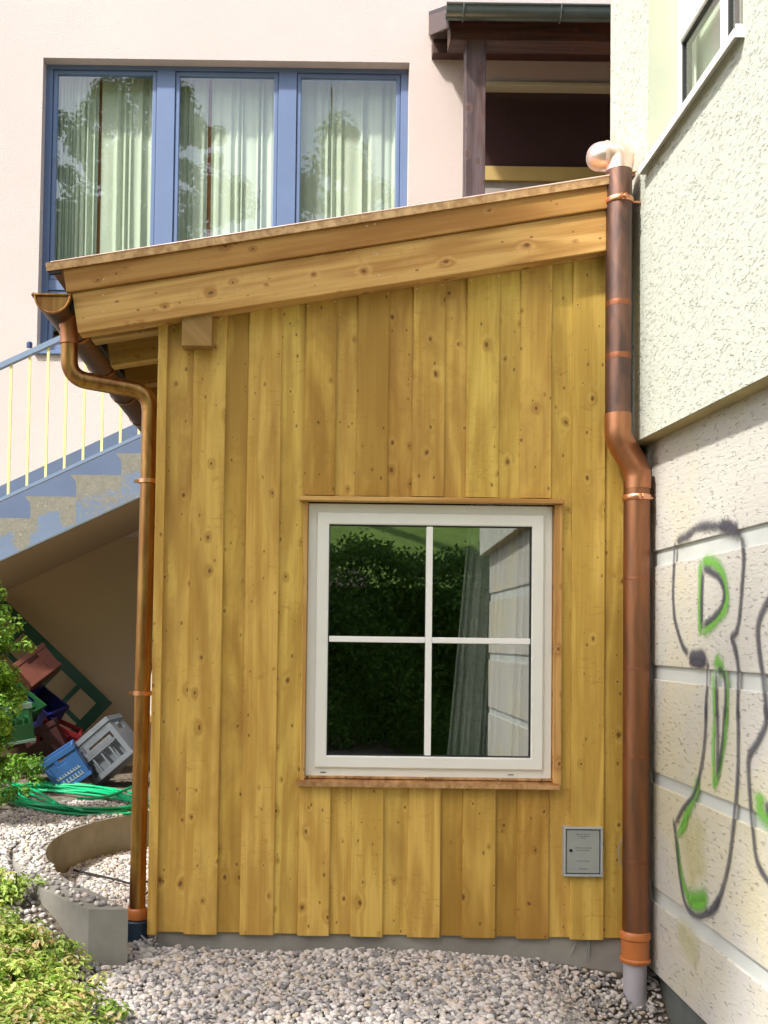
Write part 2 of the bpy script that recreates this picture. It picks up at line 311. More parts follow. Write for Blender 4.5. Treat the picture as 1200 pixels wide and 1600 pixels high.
def plastic(name, c, rough=0.45): return plain(name, c, rough, var=0.1, scale=12, bmp=0.05)  # crate plastics, darkened for dirt and in place of shade under the stairs
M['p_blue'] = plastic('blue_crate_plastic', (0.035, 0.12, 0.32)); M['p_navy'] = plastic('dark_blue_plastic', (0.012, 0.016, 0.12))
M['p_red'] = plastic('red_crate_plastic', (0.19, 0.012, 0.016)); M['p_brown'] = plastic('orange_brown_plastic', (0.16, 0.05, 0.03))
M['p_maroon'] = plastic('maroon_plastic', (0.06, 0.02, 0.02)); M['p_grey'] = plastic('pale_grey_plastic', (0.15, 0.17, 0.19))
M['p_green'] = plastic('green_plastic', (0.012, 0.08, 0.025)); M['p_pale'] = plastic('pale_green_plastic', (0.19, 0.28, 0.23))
M['greenwood'] = plain('green_painted_wood', (0.008, 0.075, 0.04), 0.5, var=0.2, scale=6, bmp=0.1)
M['whiteprint'] = plain('white_print', (0.36, 0.40, 0.38), 0.6, bmp=0)
M['greyprint'] = plain('grey_print', (0.13, 0.14, 0.15), 0.6, bmp=0)

# ------------------------------------------------------------------ mesh builder
class MB:
    def __init__(s): s.v = []; s.f = []; s.a = []
    def add(s, vs, fs, at=None):
        b = len(s.v); s.v += [tuple(p) for p in vs]; s.f += [tuple(i + b for i in f) for f in fs]
        s.a += at if at else [(0, 0, 0)] * len(vs)
    def box(s, x0, x1, y0, y1, z0, z1, M4=None, grain='z', r=None, bev=0):
        """box; grain = axis the wood runs along"""
        r = random.random() if r is None else r
        if bev:
            bm = bmesh.new(); bmesh.ops.create_cube(bm, size=1)
            for q in bm.verts: q.co = Vector(((x0 + x1) / 2 + q.co.x * (x1 - x0), (y0 + y1) / 2 + q.co.y * (y1 - y0), (z0 + z1) / 2 + q.co.z * (z1 - z0)))
            bmesh.ops.bevel(bm, geom=bm.edges[:], offset=bev, segments=2, affect='EDGES', profile=0.6)
            vs = [q.co.copy() for q in bm.verts]; fs = [[q.index for q in f.verts] for f in bm.faces]; bm.free()
        else:
            vs = [Vector((x, y, z)) for x in (x0, x1) for y in (y0, y1) for z in (z0, z1)]
            fs = [(0, 1, 3, 2), (4, 6, 7, 5), (0, 4, 5, 1), (2, 3, 7, 6), (0, 2, 6, 4), (1, 5, 7, 3)]
        at = []
        for p in vs:
            if grain == 'z': at.append((p.x + p.y, p.z, r))
            elif grain == 'x': at.append((p.z + p.y, p.x, r))
            else: at.append((p.x + p.z, p.y, r))
        if M4: vs = [M4 @ p for p in vs]
        s.add(vs, fs, at)
    def quadprism(s, quad, d, M4=None, at=None):
        """polygon (list of Vectors) extruded by vector d"""
        n = len(quad); vs = [Vector(p) for p in quad] + [Vector(p) + d for p in quad]
        fs = [tuple(range(n)), tuple(range(2 * n - 1, n - 1, -1))] + [(i, i + n, (i + 1) % n + n, (i + 1) % n) for i in range(n)]
        s.add(vs, fs, at)
    def tube(s, path, r, seg=20, cap=True, r_fn=None, rnd=0.0):
        path = [Vector(p) for p in path]; n = len(path); vs = []; at = []
        t0 = (path[1] - path[0]).normalized(); up_ = Vector((0, 0, 1)) if abs(t0.z) < 0.9 else Vector((0, 1, 0))
        nx = t0.cross(up_).normalized(); prev = t0; L = 0
        for i, p in enumerate(path):
            t = (path[min(i + 1, n - 1)] - path[max(i - 1, 0)]).normalized()
            q = prev.rotation_difference(t); nx = (q @ nx).normalized(); nx = (nx - t * nx.dot(t)).normalized(); prev = t
            ny = t.cross(nx); rr = r_fn(i / (n - 1)) if r_fn else r
            if i: L += (p - path[i - 1]).length
            for k in range(seg):
                a = 2 * math.pi * k / seg; vs.append(p + nx * (math.cos(a) * rr) + ny * (math.sin(a) * rr)); at.append((a * rr, L, rnd))
        fs = [(i * seg + k, i * seg + (k + 1) % seg, (i + 1) * seg + (k + 1) % seg, (i + 1) * seg + k) for i in range(n - 1) for k in range(seg)]
        if cap: fs += [tuple(range(seg - 1, -1, -1)), tuple(range((n - 1) * seg, n * seg))]
        s.add(vs, fs, at)
    def lathe(s, c, prof, axis=Vector((0, 0, 1)), seg=28):
        """prof = [(radius, height)]"""
        axis = Vector(axis).normalized(); a0 = axis.orthogonal().normalized(); b0 = axis.cross(a0); vs = []
        for r_, h in prof:
            for k in range(seg):
                t = 2 * math.pi * k / seg; vs.append(Vector(c) + axis * h + a0 * (r_ * math.cos(t)) + b0 * (r_ * math.sin(t)))
        fs = [(i * seg + k, i * seg + (k + 1) % seg, (i + 1) * seg + (k + 1) % seg, (i + 1) * seg + k) for i in range(len(prof) - 1) for k in range(seg)]
        fs += [tuple(range(seg - 1, -1, -1)), tuple(range((len(prof) - 1) * seg, len(prof) * seg))]
        s.add(vs, fs)
    def build(s, name, mat, parent=None, smooth=False, auto=None):
        me = bpy.data.meshes.new(name); off = Vector((0, 0, 0)); q = parent
        while q is not None: off += q.location; q = q.parent
        if s.v: me.from_pydata([(p[0] - off.x, p[1] - off.y, p[2] - off.z) for p in s.v], [], s.f)
        at = me.attributes.new('bc', 'FLOAT_VECTOR', 'POINT'); at.data.foreach_set('vector', np.array(s.a, dtype=np.float32).ravel())
        bm = bmesh.new(); bm.from_mesh(me); bmesh.ops.recalc_face_normals(bm, faces=bm.faces); bm.to_mesh(me); bm.free()
        if smooth:
            me.polygons.foreach_set('use_smooth', [True] * len(me.polygons))
            me.set_sharp_from_angle(angle=rad(auto or 40))
        o = bpy.data.objects.new(name, me); COL.objects.link(o); me.materials.append(mat); o.parent = parent; return o
def thing(name, label, cat, loc=(0, 0, 0), group=None):
    o = bpy.data.objects.new(name, None); COL.objects.link(o); o.location = loc; o.empty_display_size = 0.1
    o['label'] = label; o['category'] = cat
    if group: o['group'] = group
    return o
def tag(o, label, cat, group=None):
    o['label'] = label; o['category'] = cat
    if group: o['group'] = group
    return o
def struct(o): o['kind'] = 'structure'; return o
def fillet(pts, r, n=8):
    pts = [Vector(p) for p in pts]; out = [pts[0]]
    for i in range(1, len(pts) - 1):
        a, b, c = pts[i - 1], pts[i], pts[i + 1]; u = (a - b); v = (c - b); lu, lv = u.length, v.length; u.normalize(); v.normalize()
        ang = u.angle(v); d = min(r / math.tan(ang / 2), lu * 0.49, lv * 0.49); p0 = b + u * d; p1 = b + v * d
        for k in range(n + 1):
            t = k / n; out.append(p0 * (1 - t) ** 2 + b * 2 * t * (1 - t) + p1 * t * t)
    out.append(pts[-1]); return out
def catmull(pts, n=8):
    pts = [Vector(p) for p in pts]; P = [pts[0] * 2 - pts[1]] + pts + [pts[-1] * 2 - pts[-2]]; out = []
    for i in range(1, len(P) - 2):
        for k in range(n):
            t = k / n; a, b, c, d = P[i - 1], P[i], P[i + 1], P[i + 2]
            out.append(0.5 * ((2 * b) + (c - a) * t + (2 * a - 5 * b + 4 * c - d) * t * t + (3 * b - a - 3 * c + d) * t ** 3))
    out.append(pts[-1]); return out
def sst(x, a, b): t = min(1, max(0, (x - a) / (b - a))); return t * t * (3 - 2 * t)
random.seed(7); rng = np.random.default_rng(7)
V = Vector

# ================================================================== GROUND
inner = catmull([(-.675, -.19, 0), (-.85, .04, 0), (-1.05, .31, 0), (-1.22, .70, 0), (-1.28, 1.04, 0), (-1.25, 1.35, 0), (-1.155, 1.62, 0), (-1.06, 1.76, 0), (-.93, 1.90, 0), (-.64, 2.06, 0)], 5)
poly = [(p.x, p.y) for p in inner] + [(-.55, 2.1), (-.55, -.19)]
def inside(x, y):
    c = False; n = len(poly); j = n - 1
    for i in range(n):
        xi, yi = poly[i]; xj, yj = poly[j]
        if (yi > y) != (yj > y) and x < (xj - xi) * (y - yi) / (yj - yi) + xi: c = not c
        j = i
    return c
def gz(x, y):
    if inside(x, y): return 0.0 + 0.012 * mnoise.noise(V((x * 3, y * 3, 0)))
    left = sst(-x, .66, .98); z = 0.185 * sst(y, -.50, .28) * left
    if y > 0.2 and x < -.6: z = 0.185
    # the gravel falls away into a trench along the right wall
    ditch = sst(x, .75, 1.3) * sst(-y, -.1, .35)
    z -= 0.30 * ditch + 0.045 * sst(x, .5, 1.2) * sst(-y, -.3, .1)
    z += 0.014 * mnoise.noise(V((x * 2.3, y * 2.3, 0)))
    if x < -.72 and y < -.3: z += .04 * sst(-x, .72, 1.2)
    if y < -7.5: z += (-7.5 - y) * 0.45
    return z
g = MB(); xs = list(np.concatenate([np.linspace(-60, -6, 10), np.linspace(-5, -1.7, 8), np.linspace(-1.6, 1.45, 50), np.linspace(1.7, 6, 6), np.linspace(12, 60, 6)]))
ys = list(np.concatenate([np.linspace(-60, -9, 14), np.linspace(-8, -2, 10), np.linspace(-1.9, 3, 64), np.linspace(3.4, 8, 6), np.linspace(15, 60, 5)]))
def gg0(x, y):
    if not inside(x, y) and -1.6 < x < -.5 and -.3 < y < 2.3:
        d = min((x - p.x) ** 2 + (y - p.y) ** 2 for p in inner) ** .5
        if d < .085: return min(gz(x, y), 0)
    return gz(x, y)
g.add([(x, y, gg0(x, y) - 0.012) for y in ys for x in xs], [(j * len(xs) + i, j * len(xs) + i + 1, (j + 1) * len(xs) + i + 1, (j + 1) * len(xs) + i) for j in range(len(ys) - 1) for i in range(len(xs) - 1)])
struct(g.build('ground', M['soil'], smooth=True))
# lawn bank behind the viewer (mirrored in the panes)
g = MB(); xs2 = np.linspace(-30, 30, 50); ys2 = np.linspace(-40, -8.2, 40)
g.add([(x, y, gz(0, y) + 0.05 + .25 * mnoise.noise(V((x * .3, y * .3, 2)))) for y in ys2 for x in xs2], [(j * 50 + i, j * 50 + i + 1, (j + 1) * 50 + i + 1, (j + 1) * 50 + i) for j in range(39) for i in range(49)])
struct(g.build('grass_bank', M['lawn'], smooth=True))

# pebbles -------------------------------------------------------------
def pebbles(pts, smin, smax, name):
    bm = bmesh.new(); bmesh.ops.create_icosphere(bm, subdivisions=2, radius=1); bv = np.array([v.co[:] for v in bm.verts]); bf = np.array([[v.index for v in f.verts] for f in bm.faces]); bm.free()
    n = len(pts); nv = len(bv)
    variants = []
    for k in range(24):
        s = bv.copy(); ph = rng.uniform(0, 6, 3)
        s *= (1 + 0.14 * np.sin(bv[:, [0]] * 2.3 + ph[0]) * np.cos(bv[:, [1]] * 2.1 + ph[1]) + 0.10 * np.sin(bv[:, [2]] * 3 + ph[2])); variants.append(s)
    V_ = np.zeros((n, nv, 3), np.float32)
    A = np.zeros((n, nv, 3), np.float32); A[:, :, 2] = rng.random((n, 1))
    for i, (x, y, z) in enumerate(pts):
        sz = rng.uniform(smin, smax) * (0.75 + 0.8 * rng.random() ** 3); e = variants[i % 24] * (sz * np.array([rng.uniform(.8, 1.25), rng.uniform(.7, 1.05), rng.uniform(.5, .8)]))
        a, b, c = rng.uniform(0, 6.28), rng.normal(0, .35), rng.normal(0, .35)
        R = np.array(Matrix.Rotation(a, 3, 'Z') @ Matrix.Rotation(b, 3, 'X') @ Matrix.Rotation(c, 3, 'Y'))
        V_[i] = e @ R.T + np.array([x, y, z])
    me = bpy.data.meshes.new(name); Fc = (bf[None] + (np.arange(n) * nv)[:, None, None]).reshape(-1, 3)
    me.vertices.add(n * nv); me.vertices.foreach_set('co', V_.ravel()); me.loops.add(Fc.size); me.loops.foreach_set('vertex_index', Fc.ravel().astype(np.int32))
    me.polygons.add(len(Fc)); me.polygons.foreach_set('loop_start', np.arange(0, Fc.size, 3, dtype=np.int32)); me.polygons.foreach_set('use_smooth', np.ones(len(Fc), bool))
    me.update(calc_edges=True); at = me.attributes.new('bc', 'FLOAT_VECTOR', 'POINT'); at.data.foreach_set('vector', A.ravel())
    o = bpy.data.objects.new(name, me); COL.objects.link(o); me.materials.append(M['pebble']); return o
def jgrid(x0, x1, y0, y1, d, ok, layers=2):
    out = []
    for l in range(layers):
        y = y0 + l * d * .5
        while y < y1:
            x = x0 + l * d * .5
            while x < x1:
                X, Y = x + rng.uniform(-.5, .5) * d, y + rng.uniform(-.5, .5) * d
                if ok(X, Y): out.append((X, Y, gz(X, Y) + rng.uniform(-.004, .009)))
                x += d
            y += d
    return out
def okfront(x, y):
    if y > -.012 and x > -.60: return False
    if x < -.665 and y > -.23: return False
    if x < -.70 - .25 * sst(-y, .3, 1.6): return rng.random() < max(0, .75 - 3.2 * (-.72 - x)) and not (y > -.25 and x > -1.02)
    if x > 1.325: return False
    return True
pts = jgrid(-1.05, 1.36, -1.5, 0.0, .0185, okfront) + jgrid(-.7, 1.36, -2.4, -1.5, .03, lambda x, y: x < 1.325, 1)
pts += jgrid(-1.28, -.60, -.19, 2.1, .0185, lambda x, y: inside(x, y) and inside(x - .012, y) and x < (-.606 if y > 0 else -.59))
pts += jgrid(1.30, 1.33, -.05, .1, .02, lambda x, y: True, 1)
# gravel outside the kerb wall and in the bed in front of it
def inner_dist(x, y): return min((x - p.x) ** 2 + (y - p.y) ** 2 for p in inner) ** .5
def okback(x, y):
    if inside(x, y): return False
    d = inner_dist(x, y)
    if y < .25: return .17 < d and rng.random() < .55 and d < .42
    return .165 < d < .62 + .12 * math.sin(x * 7)
pts += jgrid(-2.2, -.62, -.22, 2.75, .021, okback)
pts += [(x, y, .205) for x, y, z in jgrid(-1.5, -.64, -.2, 2.3, .021, lambda x, y: (not inside(x, y)) and .018 < inner_dist(x, y) < .135 and y > -.17 and rng.random() < .26 + .5 * sst(y, 0.1, .6) * 1.0, 1)]
gv = pebbles(pts, .0085, .0125, 'gravel'); gv['kind'] = 'stuff'; gv['label'] = 'pale rounded pebbles covering the ground round the shed'; gv['category'] = 'gravel'

# kerb wall ------------------------------------------------------------
kb = MB(); th = .145; seg = []
for i, p in enumerate(inner):
    a = inner[max(i - 1, 0)]; b = inner[min(i + 1, len(inner) - 1)]; t = (b - a).normalized(); nrm = V((t.y, -t.x, 0)) if False else V((-t.y, t.x, 0))
    o = p + nrm * -th if (inside(p.x + nrm.x * .05, p.y + nrm.y * .05)) else p + nrm * th
    seg.append((p, o))
seg[0] = (V((-.68, -.20, 0)), V((-.825, -.20, 0))); seg = [q for i_, q in enumerate(seg) if i_ == 0 or q[1].y > -.12]
vs = []; 
for p, o in seg: vs += [(p.x, p.y, .2), (o.x, o.y, .2), (o.x, o.y, -.15), (p.x, p.y, -.15)]
fs = [(4 * i + k, 4 * i + (k + 1) % 4, 4 * i + 4 + (k + 1) % 4, 4 * i + 4 + k) for i in range(len(seg) - 1) for k in range(4)] + [(0, 1, 2, 3), (4 * len(seg) - 1, 4 * len(seg) - 2, 4 * len(seg) - 3, 4 * len(seg) - 4)]
kb.add(vs, fs)
o = kb.build('kerb_wall', M['concrete'])
tag(o, 'low curved grey concrete wall round the gravel beside the shed', 'low wall')

# ================================================================== SHED
shed = thing('wooden_shed', 'yellow-brown timber shed with sloping roof and white window', 'shed', (.28, 1, 0))
SL = .1717                                      # roof slope
def zf(x): return 2.531 + SL * (x + .965)       # joint line between the two fascia boards
def bx(px, py=600): return PY(px, py, 0).x
seams = [262, 302, 353, 388, 440, 477, 525, 558, 607, 645, 695, 729, 780, 813, 862, 895, 946, 979]
X = [bx(s) for s in seams]; X[-1] = 1.195
win = (-.052, .945, .645, 1.755)                # opening in the cladding
clad = MB()
TU = [.6, .45, .8, .4, .5, .85, .6, .85, .75, .55, .5, .3, .45, .3, .4, .2, .3]
TL = [.6, .45, .8, .4, .5, .25, .3, .25, .35, .2, .9, .75, .95, .8, .35, .35, .3]
def board(x0, x1, over, za, zb=None, tone=.5):
    r = random.random()
    while abs((r * 7.919) % 1 - tone) > .04: r = random.random()
    yf = (-.003 if over else .007) + random.uniform(-.0025, .0025); bev = .0025
    za += random.uniform(-.001, .0015)
    top0 = zb if zb else zf(x0) - .03; top1 = zb if zb else zf(x1) - .03
    e = .009 if not over else 0
    x0 -= e; x1 += e; y1 = yf + .022 + (0 if over else .004)
    prof = [(x0, y1), (x0, yf + bev), (x0 + bev, yf), (x1 - bev, yf), (x1, yf + bev), (x1, y1)]
    vs = [(x, y, za) for x, y in prof] + [(x, y, top0 + (top1 - top0) * (x - x0) / (x1 - x0)) for x, y in prof]
    ck = random.uniform(-.5, .5)
    at = [(x + y, z, r) for x, y, z in vs]
    clad.add(vs, [tuple(range(5, -1, -1)), tuple(range(6, 12))] + [(i, (i + 1) % 6, (i + 1) % 6 + 6, i + 6) for i in range(6)], at)
for i in range(len(X) - 1):
    over = i % 2 == 1; x0, x1 = X[i], X[i + 1]; zb = .058 if over else .063
    if x1 <= win[0] + .012 or x0 >= win[1] - .012: board(x0, x1, over, zb, None, TU[i])
    else:
        # boards over and under the window; those that straddle its side are notched
        board(x0, x1, over, win[3] + .012, None, TU[i])
        board(x0, x1, over, zb, win[2] - .010, TL[i])
        if x0 < win[0]: board(x0, win[0], over, win[2] - .010, win[3] + .012)
        if x1 > win[1]: board(win[1], x1, over, win[2] - .010, win[3] + .012)
clad.build('cladding', M['board'], shed)
t = MB(); t.box(-.640, X[0] - .002, -.012, .03, .055, zf(-.63) - .03, r=.31, bev=.003); t.box(-.6395, -.612, .031, .06, .055, zf(-.63) - .03, r=.5)
t.build('corner_board', M['board'], shed)
s = MB()                                        # left flank, rear, and the liner behind the boards
for i in range(17): s.box(-.632, -.610, .062 + i * .118, .062 + i * .118 + .1165, .06, zf(-.62) - .03)
s.build('side_cladding', M['board'], shed)
s = MB()
s.box(-.605, win[0] - .01, .05, .07, .06, 2.45); s.box(win[1] + .01, 1.285, .05, .07, .06, 2.6); s.box(win[0] - .01, win[1] + .01, .05, .07, win[3], 2.55); s.box(win[0] - .01, win[1] + .01, .05, .07, .06, win[2] - .02)
s.box(-.605, 1.285, 2.02, 2.05, 0, 2.5); s.box(-.605, -.59, .07, 2.02, 0, 2.45); s.box(1.27, 1.285, .07, 2.02, 0, 2.6); s.box(-.605, 1.285, .07, 2.02, .03, .06); s.box(-.605, 1.285, .07, 2.02, 2.42, 2.44)
s.build('inner_wall', M['room'], shed)
p = MB(); p.box(-.605, 1.27, .022, .3, -.4, .16); p.box(-.605, -.4, .3, 2.05, -.3, .06)
p.build('foundation', M['plinth'], shed)
# fascia : an upper board proud of a lower one, both following the slope
def slope_box(mb, x0, x1, y0, y1, dz0, dz1, r=None, bev=.003):
    """dz measured from the joint line, square to the slope"""
    a = math.atan(SL); M4 = Matrix.Translation((-.965, 0, 2.531)) @ Matrix.Rotation(-a, 4, 'Y')
    c = math.cos(a); mb.box((x0 + .965) / c, (x1 + .965) / c, y0, y1, dz0, dz1, M4, 'x', r, bev)
XR = 1.118
f1 = MB(); slope_box(f1, -.985, XR, -.092, -.062, 0, .108, .125); f1.build('fascia_board', M['larch'], shed)
f2 = MB(); slope_box(f2, -.967, XR, -.078, .0, -.158, -.002, .38); f2.build('fascia_board', M['larch'], shed)
r_ = MB(); slope_box(r_, -.985, XR, -.060, 2.15, .004, .034, .4); r_.build('roof_boarding', M['rafter'], shed)
# copper covering: turned-down front edge, sheet, drip lip at the eaves
c_ = MB(); slope_box(c_, -1.045, XR + .01, -.104, -.094, .088, .119, bev=.001); slope_box(c_, -1.045, 1.23, -.104, 2.2, .1195, .1225, bev=.001)
c_.build('verge_trim', M['copper_sheet'], shed)
c_ = MB(); c_.tube([V((-1.045, -.1035, zf(-1.045) + .1225)), V((XR + .01, -.1035, zf(XR + .01) + .1225))], .0035, 8); c_.build('verge_glint', M['copper_shiny'], shed, True)  # thin shiny tube added so the roof edge shows a bright sunlit line
c_ = MB(); slope_box(c_, -.99, 1.23, -.092, 2.2, .109, .1185, bev=0)
c_.build('roof', M['roofsheet'], shed)
c_ = MB(); slope_box(c_, -1.04, -.995, -.103, -.093, .074, .0875, bev=.001); slope_box(c_, -.9835, -.9695, -.061, 2.1, -.06, .0035, bev=0); c_.build('drip_edge', M['rubber'], shed)
# rafters under the eaves, boarding above them
for k, y in enumerate([.02, .41, .80, 1.19, 1.58, 1.96]):
    q = MB(); slope_box(q, -.955, -.55, y + .10, y + .18, -.130, .0, .1 * k + .05); q.build('rafter', M['rafter'], shed)
q = MB(); slope_box(q, -.955, -.62, .03, 2.15, .0005, .0035, .7, bev=0); q.build('soffit_board', M['rafter'], shed)
q = MB(); q.box(-.541, -.425, -.062, .3, 2.335, 2.47, grain='y', r=.83, bev=.002); q.build('purlin_end', M['endgrain'], shed)
# stainless screws
q = MB()
for (px, py) in [(162, 437), (161, 461), (162, 487), (573, 353), (586, 350), (589, 397), (592, 430), (940, 352), (570, 374)]:
    yy = -.093 if py < 455 and px < 300 or py in (353, 350) else -.079
    q = MB(); p_ = PY(px, py, yy); q.lathe(p_, [(.0026, 0), (.0026, .001)], V((0, -1, 0)), 10); q.build('screw', M['screw'], shed)
for px in [272, 347, 394, 482, 524, 606, 651, 690, 735, 778, 817, 860]:
    q = MB(); xx = bx(px, 450); q.lathe(V((xx, -.0065, zf(xx) - .172)), [(.0026, 0), (.0026, .0015)], V((0, -1, 0)), 10); q.build('screw', M['screw'], shed)

# window --------------------------------------------------------------
WX0, WX1, WZ0, WZ1 = -.040, .922, .668, 1.738
def ring(mb, x0, x1, z0, z1, wd, y0, y1, bev=.003):
    b = bev; prof = [(0, y1), (0, y0 + b), (b * .3, y0 + b * .3), (b, y0), (wd - b, y0), (wd - b * .3, y0 + b * .3), (wd, y0 + b), (wd, y1)] if b else [(0, y1), (0, y0), (wd, y0), (wd, y1)]
    m = len(prof); vs = [(cx + sx * i, y, cz + sz * i) for cx, cz, sx, sz in ((x0, z0, 1, 1), (x1, z0, -1, 1), (x1, z1, -1, -1), (x0, z1, 1, -1)) for i, y in prof]
    mb.add(vs, [(c * m + k, c * m + (k + 1) % m, ((c + 1) % 4) * m + (k + 1) % m, ((c + 1) % 4) * m + k) for c in range(4) for k in range(m)])
wf = MB(); ring(wf, WX0, WX1, WZ0, WZ1, .043, .016, .08, .0035); wd = wf.build('window', M['white'], shed)
a = MB(); ring(a, WX0 + .036, WX1 - .036, WZ0 + .036, WZ1 - .036, .047, .004, .07, .005); a.build('sash', M['white'], wd)
gx0, gx1, gz0, gz1 = WX0 + .083, WX1 - .083, WZ0 + .083, WZ1 - .083
a = MB(); ring(a, gx0 - .001, gx1 + .001, gz0 - .001, gz1 + .001, .005, .014, .05, 0); a.build('seal', M['rubber'], wd)
xm, zm = .4375, 1.205
a = MB(); a.box(xm - .0125, xm + .0125, .009, .035, gz0 + .004, gz1 - .004, bev=.003); a.box(gx0 + .004, xm - .013, .0095, .035, zm - .0115, zm + .0115, bev=.003); a.box(xm + .013, gx1 - .004, .0095, .035, zm - .0115, zm + .0115, bev=.003)
a.build('glazing_bar', M['whitebar'], wd)
for x0, x1 in ((gx0 + .004, xm - .013), (xm + .013, gx1 - .004)):
    for z0, z1 in ((gz0 + .004, zm - .012), (zm + .012, gz1 - .004)):
        a = MB(); a.add([(x0, .024, z0), (x1, .024, z0), (x1, .024, z1), (x0, .024, z1)], [(0, 1, 2, 3)]); a.build('pane', M['glass'], wd)
a = MB(); a.box(WX0 - .035, WX1 + .035, -.038, .012, WZ1 + .004, WZ1 + .022, grain='x', r=.4, bev=.003)
a.box(WX0 - .016, WX0 - .001, -.012, .03, WZ0 - .02, WZ1 + .003, r=.2, bev=.002); a.box(WX1 + .002, WX1 + .030, -.014, .03, WZ0 - .02, WZ1 + .003, r=.9, bev=.002); a.build('trim', M['larch'], wd)
a = MB(); a.add([(WX0 - .03, .015, .663), (WX1 + .02, .015, .663), (WX1 + .02, -.035, .652), (WX0 - .03, -.035, .652), (WX0 - .03, -.035, .636), (WX1 + .02, -.035, .636), (WX1 + .02, .015, .636), (WX0 - .03, .015, .636)],
    [(0, 1, 2, 3), (3, 2, 5, 4), (4, 5, 6, 7), (0, 3, 4, 7), (1, 6, 5, 2)])
a.box(WX0 - .002, WX1 + .001, .004, .0155, .6635, .672); a.build('sill', M['copper_sheet'], wd)
for x in (WX0 + .06, WX1 - .17): a = MB(); a.box(x, x + .022, .0135, .017, .683, .686); a.build('drain_slot', M['rubber'], wd)
for x in (WX0 + .01, .12, .43, .71, .88): a = MB(); a.lathe(V((x, .003, .668)), [(.003, 0), (.003, .003)], V((0, -1, 0)), 8); a.build('sill_screw', M['rubber'], wd)
# net curtain drawn to the right inside
def drape(pts, z0, z1, amp, freq, name, mat, flare=0, seed=0, nz=10, gather=0):
    mb = MB(); (xa, ya), (xb, yb) = pts; n = int(abs(xb - xa) * 240) + 20; vs = []
    for j in range(nz + 1):
        t = j / nz; z = z0 + (z1 - z0) * t
        for i in range(n + 1):
            s_ = i / n; x = xa + (xb - xa) * s_ + flare * (1 - t) * (1 - s_)
            ph = s_ * freq + 1.4 * mnoise.noise(V((s_ * 5, seed, 0))) * 2; am = amp * (.75 + .5 * mnoise.noise(V((s_ * 9, seed + 3, t * .7)))) * (1 + .35 * (1 - t))
            y = ya + am * math.sin(ph * 2 * math.pi) + am * .22 * math.sin(ph * 4.7 * math.pi + seed) + .35 * amp * mnoise.noise(V((s_ * 14, t * 3, seed)))
            vs.append((x, y, z))
    mb.add(vs, [(j * (n + 1) + i, j * (n + 1) + i + 1, (j + 1) * (n + 1) + i + 1, (j + 1) * (n + 1) + i) for j in range(nz) for i in range(n)])
    return mb.build(name, mat, smooth=True, auto=180)
o = drape(((.62, .16), (.93, .16)), .60, 1.78, .02, 9, 'curtain', M['sheer'], flare=-.10, seed=4)
tag(o, 'whitish net curtain drawn aside behind the shed window', 'curtain')

# meter box -----------------------------------------------------------
x0, x1, z0, z1 = .962, 1.114, .302, .492
mt = thing('meter_box', 'small grey metal meter box on the lower right cladding', 'meter box', ((x0 + x1) / 2, -.02, z0))
a = MB(); ring(a, x0, x1, z0, z1, .0085, -.022, .03, .0015); a.build('frame', M['metal_frame'], mt)
a = MB(); a.box(x0 + .008, x1 - .008, -.010, .03, z0 + .008, z1 - .008); a.build('gasket', M['rubber'], mt)
a = MB(); a.box(x0 + .0125, x1 - .0125, -.017, -.0102, z0 + .0125, z1 - .0125, bev=.0015); a.build('door', M['metal_box'], mt)
a = MB(); a.lathe(V((x0 + .029, -.017, (z0 + z1) / 2 + .004)), [(.006, 0), (.006, .003), (.0035, .003), (.0035, .001)], V((0, -1, 0)), 16); a.build('lock', M['rubber'], mt, True)
for k, (wx, zz) in enumerate([(.052, .160), (.040, .152), (.018, .146), (.062, .108), (.05, .099), (.046, .058), (.03, .028)]):
    xx = (x0 + x1) / 2 - wx / 2; a = MB()
    while xx < (x0 + x1) / 2 + wx / 2:
        l = random.uniform(.003, .008); a.box(xx, xx + l, -.0176, -.0168, z0 + zz, z0 + zz + .0026); xx += l + .0025
    a.build('faded_print', M['greyprint'], mt)

# ================================================================== GUTTER AND LEFT DOWNPIPE
gt = thing('rain_gutter', 'half-round copper gutter along the left eaves of the shed', 'gutter', (-1.034, 1, 2.45))
gx, gzc, gr = -1.037, 2.512, .067
def half_round(mb, cx, cz, r, y0, y1, t=.003, n=18, drop=0.0):
    prof = [(cx - (r + t) * math.cos(math.pi * k / n), -(r + t) * math.sin(math.pi * k / n)) for k in range(n + 1)] + [(cx + (r) * math.cos(math.pi * k / n), -(r) * math.sin(math.pi * k / n)) for k in range(n + 1)]
    m_ = len(prof); vs = [(x, y0, cz + z) for x, z in prof] + [(x, y1, cz - drop + z) for x, z in prof]
    mb.add(vs, [(i, (i + 1) % m_, (i + 1) % m_ + m_, i + m_) for i in range(m_)] + [(i, i + 1, 2 * n + 1 - i - 1, 2 * n + 1 - i) for i in range(n)] + [(i + m_, 2 * n + 1 - i + m_, 2 * n - i + m_, i + 1 + m_) for i in range(n)])
a = MB(); half_round(a, gx, gzc, gr, -.095, 2.16, drop=.02); a.tube([(gx - gr - .005, -.1, gzc + .002), (gx - gr - .005, 2.16, gzc - .018)], .009, 10); a.build('trough', M['copper_dark'], gt, True)
a = MB(); prof = [V((gx - .064 * math.cos(math.pi * k / 20), -.094, gzc - .064 * math.sin(math.pi * k / 20))) for k in range(21)]; a.quadprism(prof, V((0, .003, 0)))
a.box(gx - .076, gx + .072, -.103, -.090, gzc - .001, gzc + .008, bev=.002)
rim = [V((gx - .067 * math.cos(math.pi * k / 20), -.098, gzc - .067 * math.sin(math.pi * k / 20))) for k in range(21)]; a.tube(rim, .0045, 8); a.build('end_cap', M['copper_mid'], gt, True)
